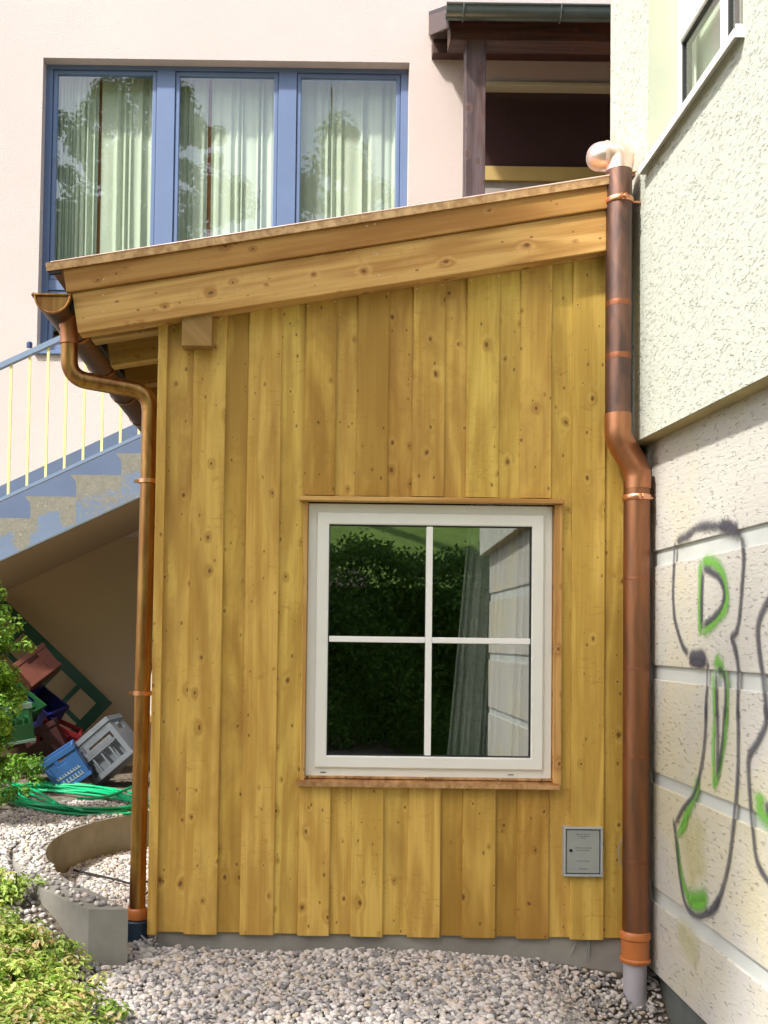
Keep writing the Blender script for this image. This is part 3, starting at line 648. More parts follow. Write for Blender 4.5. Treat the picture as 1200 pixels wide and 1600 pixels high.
for y in (.28, .82, 1.36, 1.9):
    a = MB(); half_round(a, gx, gzc - .002 - .009 * y, gr + .004, y - .013, y + .013, .004); a.build('bracket', M['copper_mid'], gt, True)
dp = thing('copper_downpipe', 'thin tarnished copper downpipe with swan neck at the left corner of the shed', 'downpipe', (-.70, .12, 0))
YP = .10
A0 = PY(108, 497, YP - .05); B0 = PY(109, 590, YP - .04); C0 = PY(222, 613, YP); D0 = V((-.698, YP, .03))
A0.x = B0.x = (A0.x + B0.x) / 2; C0.x = D0.x + .012
path = fillet([A0, B0, C0, D0], .085, 12); rp = .0335
ix = next(i for i, q in enumerate(path) if q.z < C0.z - .07)
a = MB(); a.tube(path[0:ix + 1], rp, 24); a.build('swan_neck', M['copper_mid'], dp, True)
a = MB(); a.tube([path[ix] + V((0, 0, .008)), path[ix] - V((0, 0, .3)), V((D0.x + .004, YP, 1.0)), D0 + V((0, 0, .05))], rp - .0015, 24); a.build('pipe', M['copper_mid'], dp, True)
a = MB(); a.lathe(A0 + V((0, 0, -.105)), [(rp + .003, 0), (rp + .003, .06), (rp + .018, .10), (.057, .135), (.06, .14)]); a.build('outlet', M['copper_warm'], dp, True)
for py, k in ((752, 0), (1083, 1)):
    z = PY(218, py, YP).z; xx = C0.x + (D0.x - C0.x) * (C0.z - z) / (C0.z - D0.z)
    a = MB(); a.lathe(V((xx, YP, z - .009)), [(rp, 0), (rp + .005, .001), (rp + .005, .017), (rp, .018)]); a.box(xx - rp - .022, xx - rp, YP - .006, YP + .006, z - .006, z + .006); a.box(xx + rp, -.631, YP - .004, YP + .004, z - .004, z + .004); a.build('clamp', M['copper_new'], dp, True)
a = MB(); a.lathe(V((D0.x, YP, .085)), [(rp + .003, 0), (rp + .009, .004), (rp + .009, .035), (rp + .003, .045)]); a.build('collar', M['pvc'], dp, True)
a = MB(); a.lathe(V((D0.x, YP, -.05)), [(rp + .012, 0), (rp + .012, .128), (rp + .006, .134)]); a.build('drain_socket', M['bluepvc'], dp, True)

# ================================================================== RIGHT DOWNPIPE
rd = thing('copper_downpipe', 'thick copper downpipe between the shed and the graffiti wall, ending in an orange socket', 'downpipe', (1.24, -.06, 0))
YR = -.062; R = .0495
xu = PY(966.5, 450, YR - .02).x; xl = PY(994, 1100, YR).x
zt = PY(966, 268, YR).z
lowtop = PY(996, 752, YR).z; uptop = PY(967, 655, YR - .02).z
def rtube(p, name, mat, r=R): q = MB(); q.tube(p, r, 28); return q.build(name, mat, rd, True)
rtube([V((xu, YR - .02, zt)), V((xu, YR - .02, uptop))], 'upper_pipe', M['copper_dark'])
sw = fillet([V((xu, YR - .02, uptop + .02)), V((xu, YR - .02, uptop - .075)), V((xl + .002, YR, lowtop + .045)), V((xl + .002, YR, lowtop - .03))], .11, 10)
rtube(sw, 'swan_neck', M['copper_warm'], R + .002)
rtube([V((xl, YR, lowtop)), V((xl, YR, .105))], 'lower_pipe', M['copper_low'])
top = V((xu, YR - .02, zt - .01))
zh = PY(950, 241, YR - .02).z; xh = PY(938, 241, YR - .02).x
e1 = fillet([top, V((xu, top.y, zh)), V((xh, top.y + .012, zh + .001)), V((xh + .03, top.y + .13, zh + .045)), V((1.26, top.y + .135, zh + .05))], .056, 14); rtube(e1, 'elbow', M['copper_shiny'], R + .001)
q = MB(); q.lathe(V((PY(945, 241, top.y).x, top.y + .006, zh)), [(R + .001, 0), (R + .0028, .001), (R + .0028, .012), (R + .001, .013)], V((1, -.1, 0))); q.build('elbow_seam', M['copper_shiny'], rd, True)
for (cx_, z) in ((xu, PY(966, 319, YR).z), (xl, PY(997, 778, YR).z)):
    yy = YR - (.02 if cx_ == xu else 0)
    q = MB(); q.lathe(V((cx_, yy, z - .011)), [(R, 0), (R + .004, .001), (R + .006, .004), (R + .006, .018), (R + .004, .021), (R, .022)]); q.box(cx_ - .012, cx_ - .004, yy - R - .016, yy - R, z - .009, z + .009); q.box(cx_ + .004, cx_ + .012, yy - R - .016, yy - R, z - .009, z + .009)
    q.tube([V((cx_ - .016, yy - R - .011, z)), V((cx_ + .016, yy - R - .011, z))], .004, 8); q.box(cx_ + R, 1.29 if cx_ == xl else 1.234, yy - .004, yy + .004, z - .004, z + .004); q.build('clamp', M['copper_new'], rd, True)
for z in (PY(966, 480, YR).z, PY(966, 562, YR).z):
    q = MB(); q.lathe(V((xu, YR - .02, z - .008)), [(R + .0002, 0), (R + .0006, .004), (R + .0006, .018), (R + .0002, .022)]); q.build('solder_seam', M['copper_seam'], rd, True)
for z in [PY(994, y, YR).z for y in (905, 1045, 1180, 1345)]:
    q = MB(); q.lathe(V((xl, YR, z - .006)), [(R + .0001, 0), (R + .0004, .003), (R + .0004, .009), (R + .0001, .012)]); q.build('solder_seam', M['copper_seam'], rd, True)
zs0, zs1 = PY(988, 1503, YR).z, PY(988, 1453, YR).z
q = MB(); q.lathe(V((xl - .002, YR, zs0)), [(R + .001, 0), (R + .006, .002), (R + .0085, .008), (R + .0085, .014), (R + .003, .019), (R + .003, zs1 - zs0 - .034), (R + .0085, zs1 - zs0 - .028), (R + .0085, zs1 - zs0 - .012), (R + .004, zs1 - zs0 - .002), (R - .004, zs1 - zs0)]); q.build('drain_socket', M['pvc'], rd, True)
q = MB(); q.lathe(V((xl - .002, YR, -.45)), [(R - .006, 0), (R - .006, .45 + zs0 + .004)]); q.build('stub_pipe', M['greypipe'], rd, True)
q = MB(); q.tube([(1.2965, -.012, -.02), (1.2955, -.012, 1.82)], .0055, 10); o = q.build('conduit', M['greige'], None, True); tag(o, 'thin pale conduit running down the wall behind the thick downpipe', 'conduit')
q = MB(); pc = [PY(px, py, -.012) for px, py in ((978, 1308), (970, 1316), (966.5, 1330), (969, 1346), (976, 1358))]; q.tube(catmull(pc, 6), .0022, 8); o = q.build('wire_loop', M['wire'], None, True); tag(o, 'small loop of grey wire poking out beside the thick downpipe', 'wire')
q = MB()
for pc in ([(902, 1462), (899, 1475), (892, 1490)], [(917, 1462), (918, 1478), (915, 1496)], [(920, 1462), (921, 1480), (919, 1496)]):
    q.tube([PY(a_, b_, .012) for a_, b_ in pc], .0022, 8)
o = q.build('loose_wire', M['wire'], None, True); tag(o, 'thin grey wires hanging below the meter box in front of the foundation', 'wire')
q = MB(); pc = [V((*PZ(px, py, .02).xy, .028)) for px, py in ((115, 1362), (150, 1370), (185, 1378), (205, 1383), (232, 1380))]; q.tube(catmull(pc, 6), .006, 8); o = q.build('black_cable', M['cable'], None, True); tag(o, 'black cable lying across the gravel inside the curved wall', 'cable')
q = MB(); pc = [V((*PZ(px, py, .02).xy, .03)) for px, py in ((204, 1453), (216, 1462), (228, 1473), (236, 1480))]; q.tube(catmull(pc, 6), .004, 8); o = q.build('light_cable', M['wire'], None, True); tag(o, 'pale grey cable end on the gravel by the front end of the curved wall', 'cable')
q = MB(); pc = [V((*PZ(px, py, .02).xy, .03)) for px, py in ((219, 1408), (228, 1400), (236, 1392))]; q.tube(catmull(pc, 6), .005, 8); o = q.build('black_cable', M['cable'], None, True); tag(o, 'short piece of black cable between the left downpipe and the shed corner', 'cable')

# ================================================================== RIGHT BUILDING
rb = thing('rendered_building', 'cream roughcast building on the right with graffiti on its lower blocks', 'building', (1.3, -1.7, 0))
YB, YE = -3.7, .34
q = MB(); bands = [(.218, .275), (.664, .711), (1.066, 1.12), (1.50, 1.56)]; zz = -.045
for b0, b1 in bands + [(2.02, 2.02)]:
    q.box(1.3, 1.8, YB, YE, zz, b0, bev=.003); zz = b1
q.box(1.802, 6, YB + .002, YE - .002, -.045, 2.02)
q.build('block_wall', M['rough_low'], rb)
q = MB()
for b0, b1 in bands: q.box(1.309, 1.79, YB + .004, YE - .004, b0 - .01, b1 + .01)
q.build('smooth_band', M['band'], rb)
q = MB(); q.box(1.335, 5.9, YB + .05, YE - .03, -.9, -.0455); q.build('foundation', M['plinthdark'], rb)
# upper wall with window opening: Y -.165..-1.04+, z 3.05..4.4
WY1, WY0 = -.168, -1.035; wz0, wz1 = 3.03, 4.5; XU = 1.235
q = MB()
def upbox(y0, y1, z0, z1): q.box(XU, 1.6, y0, y1, z0, z1)
bz = lambda y: 1.992 + .036 * y
def uplow(y0, y1):
    q.quadprism([V((XU, y0, bz(y0))), V((XU, y1, bz(y1))), V((XU, y1, wz0)), V((XU, y0, wz0))], V((.365, 0, 0)))
uplow(YB - .06, YE); upbox(YB - .06, WY0, wz0, 7.0); upbox(WY1, YE, wz0, 7.0); upbox(WY0, WY1, wz1, 7.0)
q.box(1.6, 6, YB - .06, YE, 2.03, 7.0)
q.build('wall', M['rough_up'], rb)
q = MB(); q.quadprism([V((XU + .004, YB - .05, bz(YB - .05) - .003)), V((XU + .004, YE - .01, bz(YE) - .003)), V((1.2995, YE - .01, bz(YE) - .003)), V((1.2995, YB - .05, bz(YB - .05) - .003))], V((0, 0, .0025))); q.build('overhang_soffit', M['soffit'], rb)
q = MB(); q.add([(XU, WY1 - .0015, wz0), (1.36, WY1 - .0015, wz0), (1.36, WY1 - .0015, wz1), (XU, WY1 - .0015, wz1)], [(0, 1, 2, 3)]); q.build('reveal', M['reveal'], rb); q = MB(); q.add([(XU, WY0 + .0015, wz0), (1.36, WY0 + .0015, wz0), (1.36, WY0 + .0015, wz1), (XU, WY0 + .0015, wz1)], [(0, 1, 2, 3)])
q.build('reveal', M['reveal'], rb)
XW = 1.345
def ringx(mb, x0, x1, y0, y1, z0, z1, wd, bev=.003):
    mb.box(x0, x1, y0, y1, z0, z0 + wd, bev=bev); mb.box(x0, x1, y0, y1, z1 - wd, z1, bev=bev); mb.box(x0, x1, y0, y0 + wd, z0 + wd, z1 - wd, bev=bev); mb.box(x0, x1, y1 - wd, y1, z0 + wd, z1 - wd, bev=bev)
q = MB(); ringx(q, XW, XW + .06, WY0 + .003, WY1 - .003, wz0, wz1, .035); wn = q.build('window', M['whitebar'], rb)
ym = PX(1131, 60, XW).y
zg0 = PX(1068, 150, XW).z; zg1 = PX(1068, 60, XW).z
q = MB(); q.box(XW - .004, XW + .05, ym - .022, ym + .022, wz0 + .036, wz1 - .036, bev=.003); q.box(XW - .006, XW + .05, ym + .0225, WY1 - .038, zg1 + .002, zg1 + .075, bev=.004); q.build('mullion', M['whitebar'], wn)
q = MB(); ringx(q, XW + .004, XW + .04, ym + .023, WY1 - .0385, wz0 + .0355, zg1 + .0015, .009); ringx(q, XW + .004, XW + .04, WY0 + .0385, ym - .0225, wz0 + .0355, wz1 - .0355, .012); q.build('seal', M['rubber'], wn)
q = MB(); q.add([(XW + .012, WY0 + .04, wz0 + .036), (XW + .012, WY1 - .04, wz0 + .036), (XW + .012, WY1 - .04, wz1 - .04), (XW + .012, WY0 + .04, wz1 - .04)], [(0, 1, 2, 3)]); q.build('pane', M['glassup'], wn)
q = MB(); q.box(XW + .08, XW + .10, WY0, WY1, wz0, wz1); q.build('roller_blind', M['curtain'], wn)
q = MB(); q.quadprism([V((XU - .030, WY1 + .012, 3.012)), V((XU - .030, WY0 - .012, 3.012)), V((XU + .12, WY0 - .012, 3.034)), V((XU + .12, WY1 + .012, 3.034))], V((0, 0, .004)))
q.box(XU - .032, XU - .0285, WY0 - .012, WY1 + .012, 2.99, 3.018); q.box(XU - .028, XU + .004, WY0 - .014, WY0 - .0122, 2.99, 3.03); q.box(XU - .028, XU - .002, WY1 + .0122, WY1 + .014, 2.99, 3.03)
q.build('sill', M['white'], wn)
# graffiti ------------------------------------------------------------
def zA(p): return (1000 + p[0] / 4.57, 780 + p[1] / 4.57)
def zB(p): return (1000 + p[0] / 3.2, 1100 + p[1] / 3.2)
lay = [0]
def stroke(mb, px, wid, dens=1.0, n=6, taper=True):
    lay[0] += 1; X_ = 1.2975 - lay[0] * .00009
    P = catmull([PX(x, y, X_) for x, y in px], n); N = len(P); vs = []; at = []; d = 0
    for i, p in enumerate(P):
        t = (P[min(i + 1, N - 1)] - P[max(i - 1, 0)]).normalized(); nn = V((0, -t.z, t.y)); ww = wid * (1 + .18 * mnoise.noise(V((p.y * 9, p.z * 9, lay[0])))) / 2
        e = min(1, min(i, N - 1 - i) / 2.0) if taper else 1
        for k in range(-2, 3): vs.append(p + nn * (ww * k / 2)); at.append((k / 2, d, dens * (.25 + .75 * e)))
    mb.add(vs, [(5 * i + k, 5 * i + k + 1, 5 * i + k + 6, 5 * i + k + 5) for i in range(N - 1) for k in range(4)], at)
gf = thing('graffiti', 'dark grey and green spray-painted letters on the block wall', 'graffiti', (1.298, -.9, .9))
def gstroke(pts, w_, z, d, nm, mt_): q = MB(); stroke(q, [z(p) for p in pts], w_, d); q.build(nm, mt_, gf)
for pts in ([(245, 520), (235, 650), (250, 800), (275, 930)], [(300, 560), (290, 720), (310, 900)], [(180, 1100), (250, 1200), (300, 1290)]): gstroke(pts, .2, zB, .9, 'yellow_mist', M['sprayyellow'])
G = lambda pts, w_, z=zA, d=.8: gstroke(pts, w_ * 1.15, z, d, 'green_stroke', M['spraygreen'])
K = lambda pts, w_, z=zA, d=.9: gstroke(pts, w_ * 1.0, z, d, 'grey_stroke', M['sprayblack'])
G([(432, 415), (428, 600), (425, 800), (430, 990)], .055); G([(432, 440), (520, 450), (580, 520), (612, 640), (608, 770), (550, 860), (435, 965)], .075)
G([(535, 1110), (560, 1180), (600, 1205)], .09); G([(520, 1220), (528, 1400), (530, 1600)], .045); G([(600, 1210), (622, 1330), (618, 1480), (612, 1600)], .05)
G([(372, 30), (366, 250), (368, 330), (370, 445)], .045, zB); G([(432, 0), (424, 150), (400, 290), (374, 430)], .05, zB)
G([(295, 360), (275, 450), (240, 540), (195, 640)], .07, zB); G([(230, 520), (225, 600), (180, 660)], .06, zB); G([(180, 650), (195, 800), (222, 920), (260, 1010)], .06, zB); G([(235, 965), (280, 975), (345, 960)], .10, zB); G([(250, 1000), (290, 1010), (335, 990)], .08, zB)
G([(598, 430), (602, 530), (650, 590), (700, 640)], .11, zB)
K([(245, 300), (330, 262), (400, 205), (480, 190), (560, 190), (650, 190), (700, 225)], .06, d=.8); K([(560, 185), (640, 200), (700, 230)], .08, d=.9)
K([(700, 215), (727, 300), (738, 420), (730, 560), (718, 720), (704, 860), (682, 950), (652, 985), (672, 1050), (692, 1150), (702, 1260), (697, 1400), (692, 1600)], .045)
K([(250, 290), (243, 420), (236, 560), (234, 700), (245, 850), (272, 960), (305, 1050), (345, 1110)], .042); K([(345, 1130), (400, 1135), (476, 1135)], .085, d=1.3); K([(345, 1160), (470, 1175)], .05, d=1.2)
K([(478, 1110), (479, 1300), (468, 1450), (466, 1620)], .03)
K([(447, 490), (438, 700), (437, 920)], .04); K([(440, 905), (540, 825), (590, 735), (597, 650), (565, 565), (500, 510), (447, 495)], .042)
K([(543, 1215), (545, 1400), (547, 1610)], .035); K([(590, 1215), (608, 1330), (606, 1610)], .04, d=.9); K([(548, 1220), (590, 1222)], .04)
K([(385, 0), (386, 200), (384, 385)], .035, zB); K([(420, 0), (412, 170), (386, 370)], .035, zB)
K([(486, 0), (489, 150), (486, 350), (476, 500), (462, 640), (440, 800), (405, 940), (372, 1008), (310, 1058), (262, 1050), (226, 1000), (206, 920), (191, 800), (178, 680), (164, 565)], .04, zB)
K([(330, 1068), (372, 1015), (395, 960)], .06, zB, .7)
K([(168, 610), (215, 520), (268, 452), (296, 350), (316, 230), (326, 100), (328, 0)], .034, zB)
K([(1010, 620), (940, 680), (870, 800), (838, 920), (850, 1100), (872, 1250), (890, 1400), (902, 1600)], .05)
K([(620, 0), (628, 90), (585, 190), (545, 255), (540, 340), (550, 500), (563, 640), (582, 780), (640, 885), (720, 960)], .045, zB)
K([(632, 480), (645, 540), (700, 570)], .07, zB)


# ================================================================== PINK BUILDING
YW = 4.2
pb = thing('pink_house', 'pale pink plastered house behind the shed with blue windows', 'house', (0, YW, 0))
bwx0, bwx1, bwz0, bwz1 = -2.297, .693, 3.50, 5.915
dwx0, dwx1 = 1.21, 4.2; dwz0, dwz1 = 4.0, 5.74
q = MB(); y0, y1 = YW, YW + .35
def wb(x0, x1, z0, z1): q.box(x0, x1, y0, y1, z0, z1)
wb(-9, bwx0, 2.0, 9); wb(bwx0, bwx1, bwz1, 9); wb(bwx0, bwx1, 2.0, bwz0); wb(bwx1, dwx0, 2.0, 9); wb(dwx0, dwx1, dwz1, 9); wb(dwx0, dwx1, 2.0, dwz0); wb(dwx1, 9, 2.0, 9)
q.build('wall', M['pink'], pb)
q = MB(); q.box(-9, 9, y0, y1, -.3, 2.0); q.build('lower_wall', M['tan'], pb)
# blue dado along the stairs
q = MB(); da = PY(0, 759.6, YW - .004); db = PY(206, 664, YW - .004); sl_ = (db.z - da.z) / (db.x - da.x); zd = lambda x: da.z + sl_ * (x - da.x)
q.quadprism([V((-4.5, YW - .004, zd(-4.5))), V((0.3, YW - .004, zd(.3))), V((.3, YW - .004, zd(.3) - .62)), V((-4.5, YW - .004, zd(-4.5) - .62))], V((0, .01, 0)))
q.build('dado_paint', M['dado'], pb)
# blue window
YF = 4.30
def bxw(px, py): return PY(px, py, YF)
zt0 = bxw(80, 431).z; zt1 = bxw(80, 449).z
topz = bxw(82, 104).z
fr = MB(); fw_ = .07
fr.box(bwx0 - .02, bwx1 + .02, YF, YF + .07, bwz1 - .035, bwz1 + .06, bev=.003); fr.box(bwx0 - .02, bwx0 + .055, YF, YF + .07, bwz0, bwz1 - .0352, bev=.003); fr.box(bwx1 - .06, bwx1 + .02, YF, YF + .07, bwz0, bwz1 - .0352, bev=.003)
m1a, m1b = bxw(246, 110).x, bxw(274, 110).x; m2a, m2b = bxw(436, 112).x, bxw(464, 112).x
for a_, b_ in ((m1a, m1b), (m2a, m2b)): fr.box(a_, b_, YF, YF + .07, bwz0, bwz1 - .0352, bev=.003)
fr.box(bwx0 + .0552, bwx1 - .0602, YF + .002, YF + .07, bwz0, bwz0 + .08, bev=.003)
cols = [(bwx0 + .055, m1a), (m1b, m2a), (m2b, bwx1 - .06)]
for a_, b_ in cols: fr.box(a_ + .0002, b_ - .0002, YF + .001, YF + .07, zt1 - .02, zt1 + .06, bev=.003)
bwn = fr.build('window', M['blue'], pb)
for a_, b_ in cols:
    for z0, z1 in ((zt1 + .062, bwz1 - .037), (bwz0 + .082, zt1 - .022)):
        q = MB(); ring(q, a_ + .004, b_ - .004, z0 + .002, z1 - .002, .035, YF + .012, YF + .06, .006); sh = q.build('sash', M['blue'], bwn)
        q = MB(); ring(q, a_, b_, z0, z1, .005, YF + .014, YF + .03, 0); q.build('joint', M['bluegroove'], bwn)
        q = MB(); q.add([(a_ + .03, YF + .03, z0 + .03), (b_ - .03, YF + .03, z0 + .03), (b_ - .03, YF + .03, z1 - .03), (a_ + .03, YF + .03, z1 - .03)], [(0, 1, 2, 3)]); q.build('pane', M['glassup'], bwn)
q = MB(); q.box(bwx0 - .02, bwx1 + .02, YW - .03, YF, bwz0 - .03, bwz0 - .002, bev=.002); q.build('sill', M['blue'], bwn)
# room behind
q = MB(); q.box(-2.6, 1.0, 5.2, 5.25, 3.2, 6.2); q.box(-2.6, -2.55, 4.56, 5.2, 3.2, 6.2); q.box(.95, 1.0, 4.56, 5.2, 3.2, 6.2); q.box(-2.6, 1, 4.56, 5.25, 3.15, 3.2); q.box(-2.6, 1, 4.56, 5.25, 6.2, 6.25); q.build('room_wall', M['orangewood'], pb)
for xg, wg in ((-1.883, .045), (-.96, .05)):  # orange strips added behind the curtain gaps to catch sun the room lacks
    q = MB(); q.box(xg - wg, xg + wg, 4.51, 4.55, 3.72, 6.15, bev=.004); q.build('gap_backing', M['orangewood'], pb)
q = MB(); q.box(-2.25, .65, 4.50, 4.56, 3.5, 3.72, bev=.004); q.build('room_panelling', M['orangewood'], pb)
CW = 'light green curtains in the blue window'
cdefs = [((-2.25, -1.895), 4, 1, 'pale green curtain at the left edge of the blue window, left of the dark gap'), ((-1.87, -.975), 8, 2, 'pale green curtain reaching from the first into the middle light of the blue window'), ((-.945, -.28), 6, 3, 'pale green curtain spanning the middle blue window light right of its orange gap'), ((-.30, .66), 9, 4, 'pale green curtain behind the right blue window light')]
for (a_, b_), fq, sd_, lb in cdefs:
    o = drape(((a_, 4.47), (b_, 4.47)), 3.74, 5.95, .020, fq * .8, 'curtain', M['curtain'], seed=sd_, nz=12, flare=0.01); tag(o, lb, 'curtain', CW)
# porch side: dark glazed opening
q = MB(); q.box(dwx0, dwx1, YW - .05, YW + .1, PY(850, 134, YW - .05).z, dwz1 + .0, bev=.004); dw = q.build('porch_window', M['cream'], pb)
zb_ = PY(850, 262, YW).z; zc_ = PY(850, 284, YW).z
q = MB(); q.add([(dwx0, YW + .06, zb_), (dwx1, YW + .06, zb_), (dwx1, YW + .06, dwz1 - .01), (dwx0, YW + .06, dwz1 - .01)], [(0, 1, 2, 3)]); q.build('pane', M['darkglass'], dw)
q = MB(); q.box(dwx0, dwx1, YW - .02, YW + .1, zc_, zb_, bev=.003); q.build('ledge', M['ochre'], dw)
q = MB(); q.box(dwx0, dwx1, YW + .01, YW + .1, dwz0, zc_ - .001); q.build('panel', M['greige'], dw)
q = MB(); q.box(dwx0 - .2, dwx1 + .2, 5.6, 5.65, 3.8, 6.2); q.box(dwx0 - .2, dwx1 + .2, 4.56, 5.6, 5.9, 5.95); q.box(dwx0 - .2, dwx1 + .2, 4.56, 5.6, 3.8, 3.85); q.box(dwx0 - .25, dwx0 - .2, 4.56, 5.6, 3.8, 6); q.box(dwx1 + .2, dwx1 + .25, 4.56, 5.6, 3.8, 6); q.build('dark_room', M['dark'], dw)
# porch roof on a post
pr = thing('porch_roof', 'dark timber porch roof with grey-green gutter on a brown post', 'porch roof', (2.2, 3.6, 4))
GZ = PY(800, 7, 2.87).z; wpz = PY(690, 83, 4.1).z
q = MB(); q.box(1.0, 1.14, 3.1, 3.24, 3.2, 5.62, r=.3, bev=.006); q.build('post', M['postwood'], pr)
q = MB(); q.box(.885, 4.6, 3.098 - .0, 3.26, 5.45, 5.66, grain='x', r=.55, bev=.005); q.build('beam', M['darkwood'], pr)
q = MB(); q.box(.87, 4.6, 4.1, 4.197, wpz, wpz + .12, grain='x', r=.2, bev=.005)
q.build('wall_plate', M['darkwood'], pr)
rs = (6.31 - GZ - .01) / (4.2 - 2.95); zr_ = lambda y: GZ + .012 + rs * (y - 2.95)
for x in (1.2, 1.8, 2.4, 3.0, 3.6, 4.2):
    q = MB(); q.quadprism([V((x, 3.262, zr_(3.262) - .10)), V((x, 4.09, zr_(4.09) - .10)), V((x, 4.09, zr_(4.09) - .034)), V((x, 3.262, zr_(3.262) - .034))], V((.08, 0, 0))); q.build('rafter', M['darkwood'], pr)
q = MB(); q.quadprism([V((.87, 2.97, zr_(2.97) - .032)), V((.87, 4.195, zr_(4.195) - .032)), V((.87, 4.195, zr_(4.195) - .001)), V((.87, 2.97, zr_(2.97) - .001))], V((3.8, 0, 0))); q.build('ceiling_board', M['darkwood'], pr)
q = MB(); q.quadprism([V((.845, 2.95, zr_(2.95))), V((.845, 4.195, zr_(4.195))), V((.845, 4.195, zr_(4.195) + .03)), V((.845, 2.95, zr_(2.95) + .03))], V((3.85, 0, 0))); q.build('roof', M['slate'], pr)
q = MB(); q.quadprism([V((.845, 3.0, zr_(3.0) - .13)), V((.845, 4.19, zr_(4.19) - .17)), V((.845, 4.19, zr_(4.19) - .001)), V((.845, 3.0, zr_(3.0) - .001))], V((.022, 0, 0))); q.build('barge_board', M['postwood'], pr)
q = MB(); n_ = 14; prof = [(2.925 + .055 * math.cos(math.pi * k / n_), GZ - .078 * math.sin(math.pi * k / n_)) for k in range(n_ + 1)]; prof2 = [(y + (.003 if y < 2.925 else -.003), z + .003) for y, z in prof[::-1]]
pp = prof + prof2; m_ = len(pp); q.add([(.83, y, z) for y, z in pp] + [(4.7, y, z) for y, z in pp], [(i, (i + 1) % m_, (i + 1) % m_ + m_, i + m_) for i in range(m_)] + [(i, i + 1, 2 * n_ - i, 2 * n_ + 1 - i) for i in range(n_)])
q.tube([(.83, 2.87, GZ + .003), (4.7, 2.87, GZ + .003)], .010, 10); q.build('gutter', M['eavegreen'], pr, True)
for x in (.95, 1.62, 2.3, 3.0):
    q = MB(); arc = [V((x, 2.925 + .060 * math.cos(math.pi * k / 12), GZ - .083 * math.sin(math.pi * k / 12))) for k in range(13)]; q.tube(arc, .007, 8); q.build('gutter_bracket', M['eavegreen'], pr, True)

# ================================================================== STAIRS AND RAILING
YS = 3.0
st = thing('concrete_staircase', 'concrete staircase with flaking blue paint rising along the pink house', 'staircase', (-2, 3.5, .2))
x0n, z0n = -2.013, 2.156; run, rise = .309, .1525
und = lambda x: 1.719 + (2.219 - 1.719) / (2.156 - 1.105) * (x + 2.156)
NS = range(-8, 7)
tread = MB(); side = MB()
for i in NS:
    xn = x0n + i * run; zt_ = z0n + i * rise; xe = xn + run
    # tread slab with nosing lip
    prof = [(xn, zt_), (xn + .002, zt_ - .012), (xn + .018, zt_ - .028), (xn + .030, zt_ - .045), (xn + .036, zt_ - .09), (xn + .036, zt_ - .13), (xe + .036, zt_ - .13), (xe + .036, zt_)]
    tread.quadprism([V((x, YS + .004, z)) for x, z in prof], V((0, 1.19, 0)))
    # painted face between nosings and the sloping underside
    gridx = np.linspace(xn + .036, xe + .036, 9); vs = []; at = []; nz = 9
    for k, x in enumerate(gridx):
        lo = und(x); hi = zt_
        for j in range(nz):
            t_ = j / (nz - 1); z = lo + (hi - lo) * t_
            ex = k / 8; e = max(sst(t_, .45, .95), sst(ex, .50, .92) * sst(t_, -.05, .35), sst(1 - ex, .72, 1.0) * sst(t_, .15, .45) * .9) if i < 1 else max(.25, sst(t_, .4, .9))
            vs.append((x, YS, z)); at.append((e, 0, 0))
    side.add(vs, [(k * nz + j, (k + 1) * nz + j, (k + 1) * nz + j + 1, k * nz + j + 1) for k in range(8) for j in range(nz - 1)], at)
    for x_, z_ in ((0, 0),): pass
    side.quadprism([V((xn, YS - .0005, zt_)), V((xn + .003, YS - .0005, zt_ - .014)), V((xn + .018, YS - .0005, zt_ - .028)), V((xn + .036, YS - .0005, zt_ - .05)), V((xn + .036, YS - .0005, zt_))], V((0, .004, 0)), at=[(1, 0, 0)] * 10)
tread.build('step', M['concrete'], st); side.build('painted_side', M['stairside'], st)
q = MB(); xa, xb = x0n - 8 * run, x0n + 7 * run
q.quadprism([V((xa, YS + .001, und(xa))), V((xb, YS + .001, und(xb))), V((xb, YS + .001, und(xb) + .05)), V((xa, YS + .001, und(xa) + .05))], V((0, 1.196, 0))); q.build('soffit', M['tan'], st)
q = MB(); q.quadprism([V((xa, YS - .006, und(xa) - .006)), V((xb, YS - .006, und(xb) - .006)), V((xb, YS - .006, und(xb) + .004)), V((xa, YS - .006, und(xa) + .004))], V((0, .02, 0))); q.build('drip_edge', M['plinthdark'], st)
rl = thing('stair_railing', 'blue stair railing with thin pale yellow balusters', 'railing', (-1.8, 3.02, 2.1))
YL = 3.03
ra, rb_ = PY(0, 573, YL), PY(90, 532, YL); sr = (rb_.z - ra.z) / (rb_.x - ra.x); zr = lambda x: ra.z + sr * (x - ra.x)
ba, bb_ = PY(0, 781, YL), PY(207, 686, YL); sb = (bb_.z - ba.z) / (bb_.x - ba.x); zbt = lambda x: ba.z + sb * (x - ba.x)
q = MB(); x0_, x1_ = -3.4, -1.0; q.quadprism([V((x0_, YL - .02, zr(x0_) - .018)), V((x1_, YL - .02, zr(x1_) - .018)), V((x1_, YL - .02, zr(x1_) + .022)), V((x0_, YL - .02, zr(x0_) + .022))], V((0, .045, 0))); q.build('handrail', M['railblue'], rl)
q = MB(); q.quadprism([V((x0_, YL - .015, zbt(x0_) - .014)), V((x1_, YL - .015, zbt(x1_) - .014)), V((x1_, YL - .015, zbt(x1_) + .010)), V((x0_, YL - .015, zbt(x0_) + .010))], V((0, .03, 0))); q.build('bottom_rail', M['railblue'], rl)
xbal = PY(13, 765, YL).x
for i in range(-6, 9):
    x = xbal + i * .1275; q = MB(); q.box(x - .0085, x + .0085, YL - .006, YL + .006, zbt(x) + .004, zr(x) - .010); q.build('baluster', M['yellow'], rl)
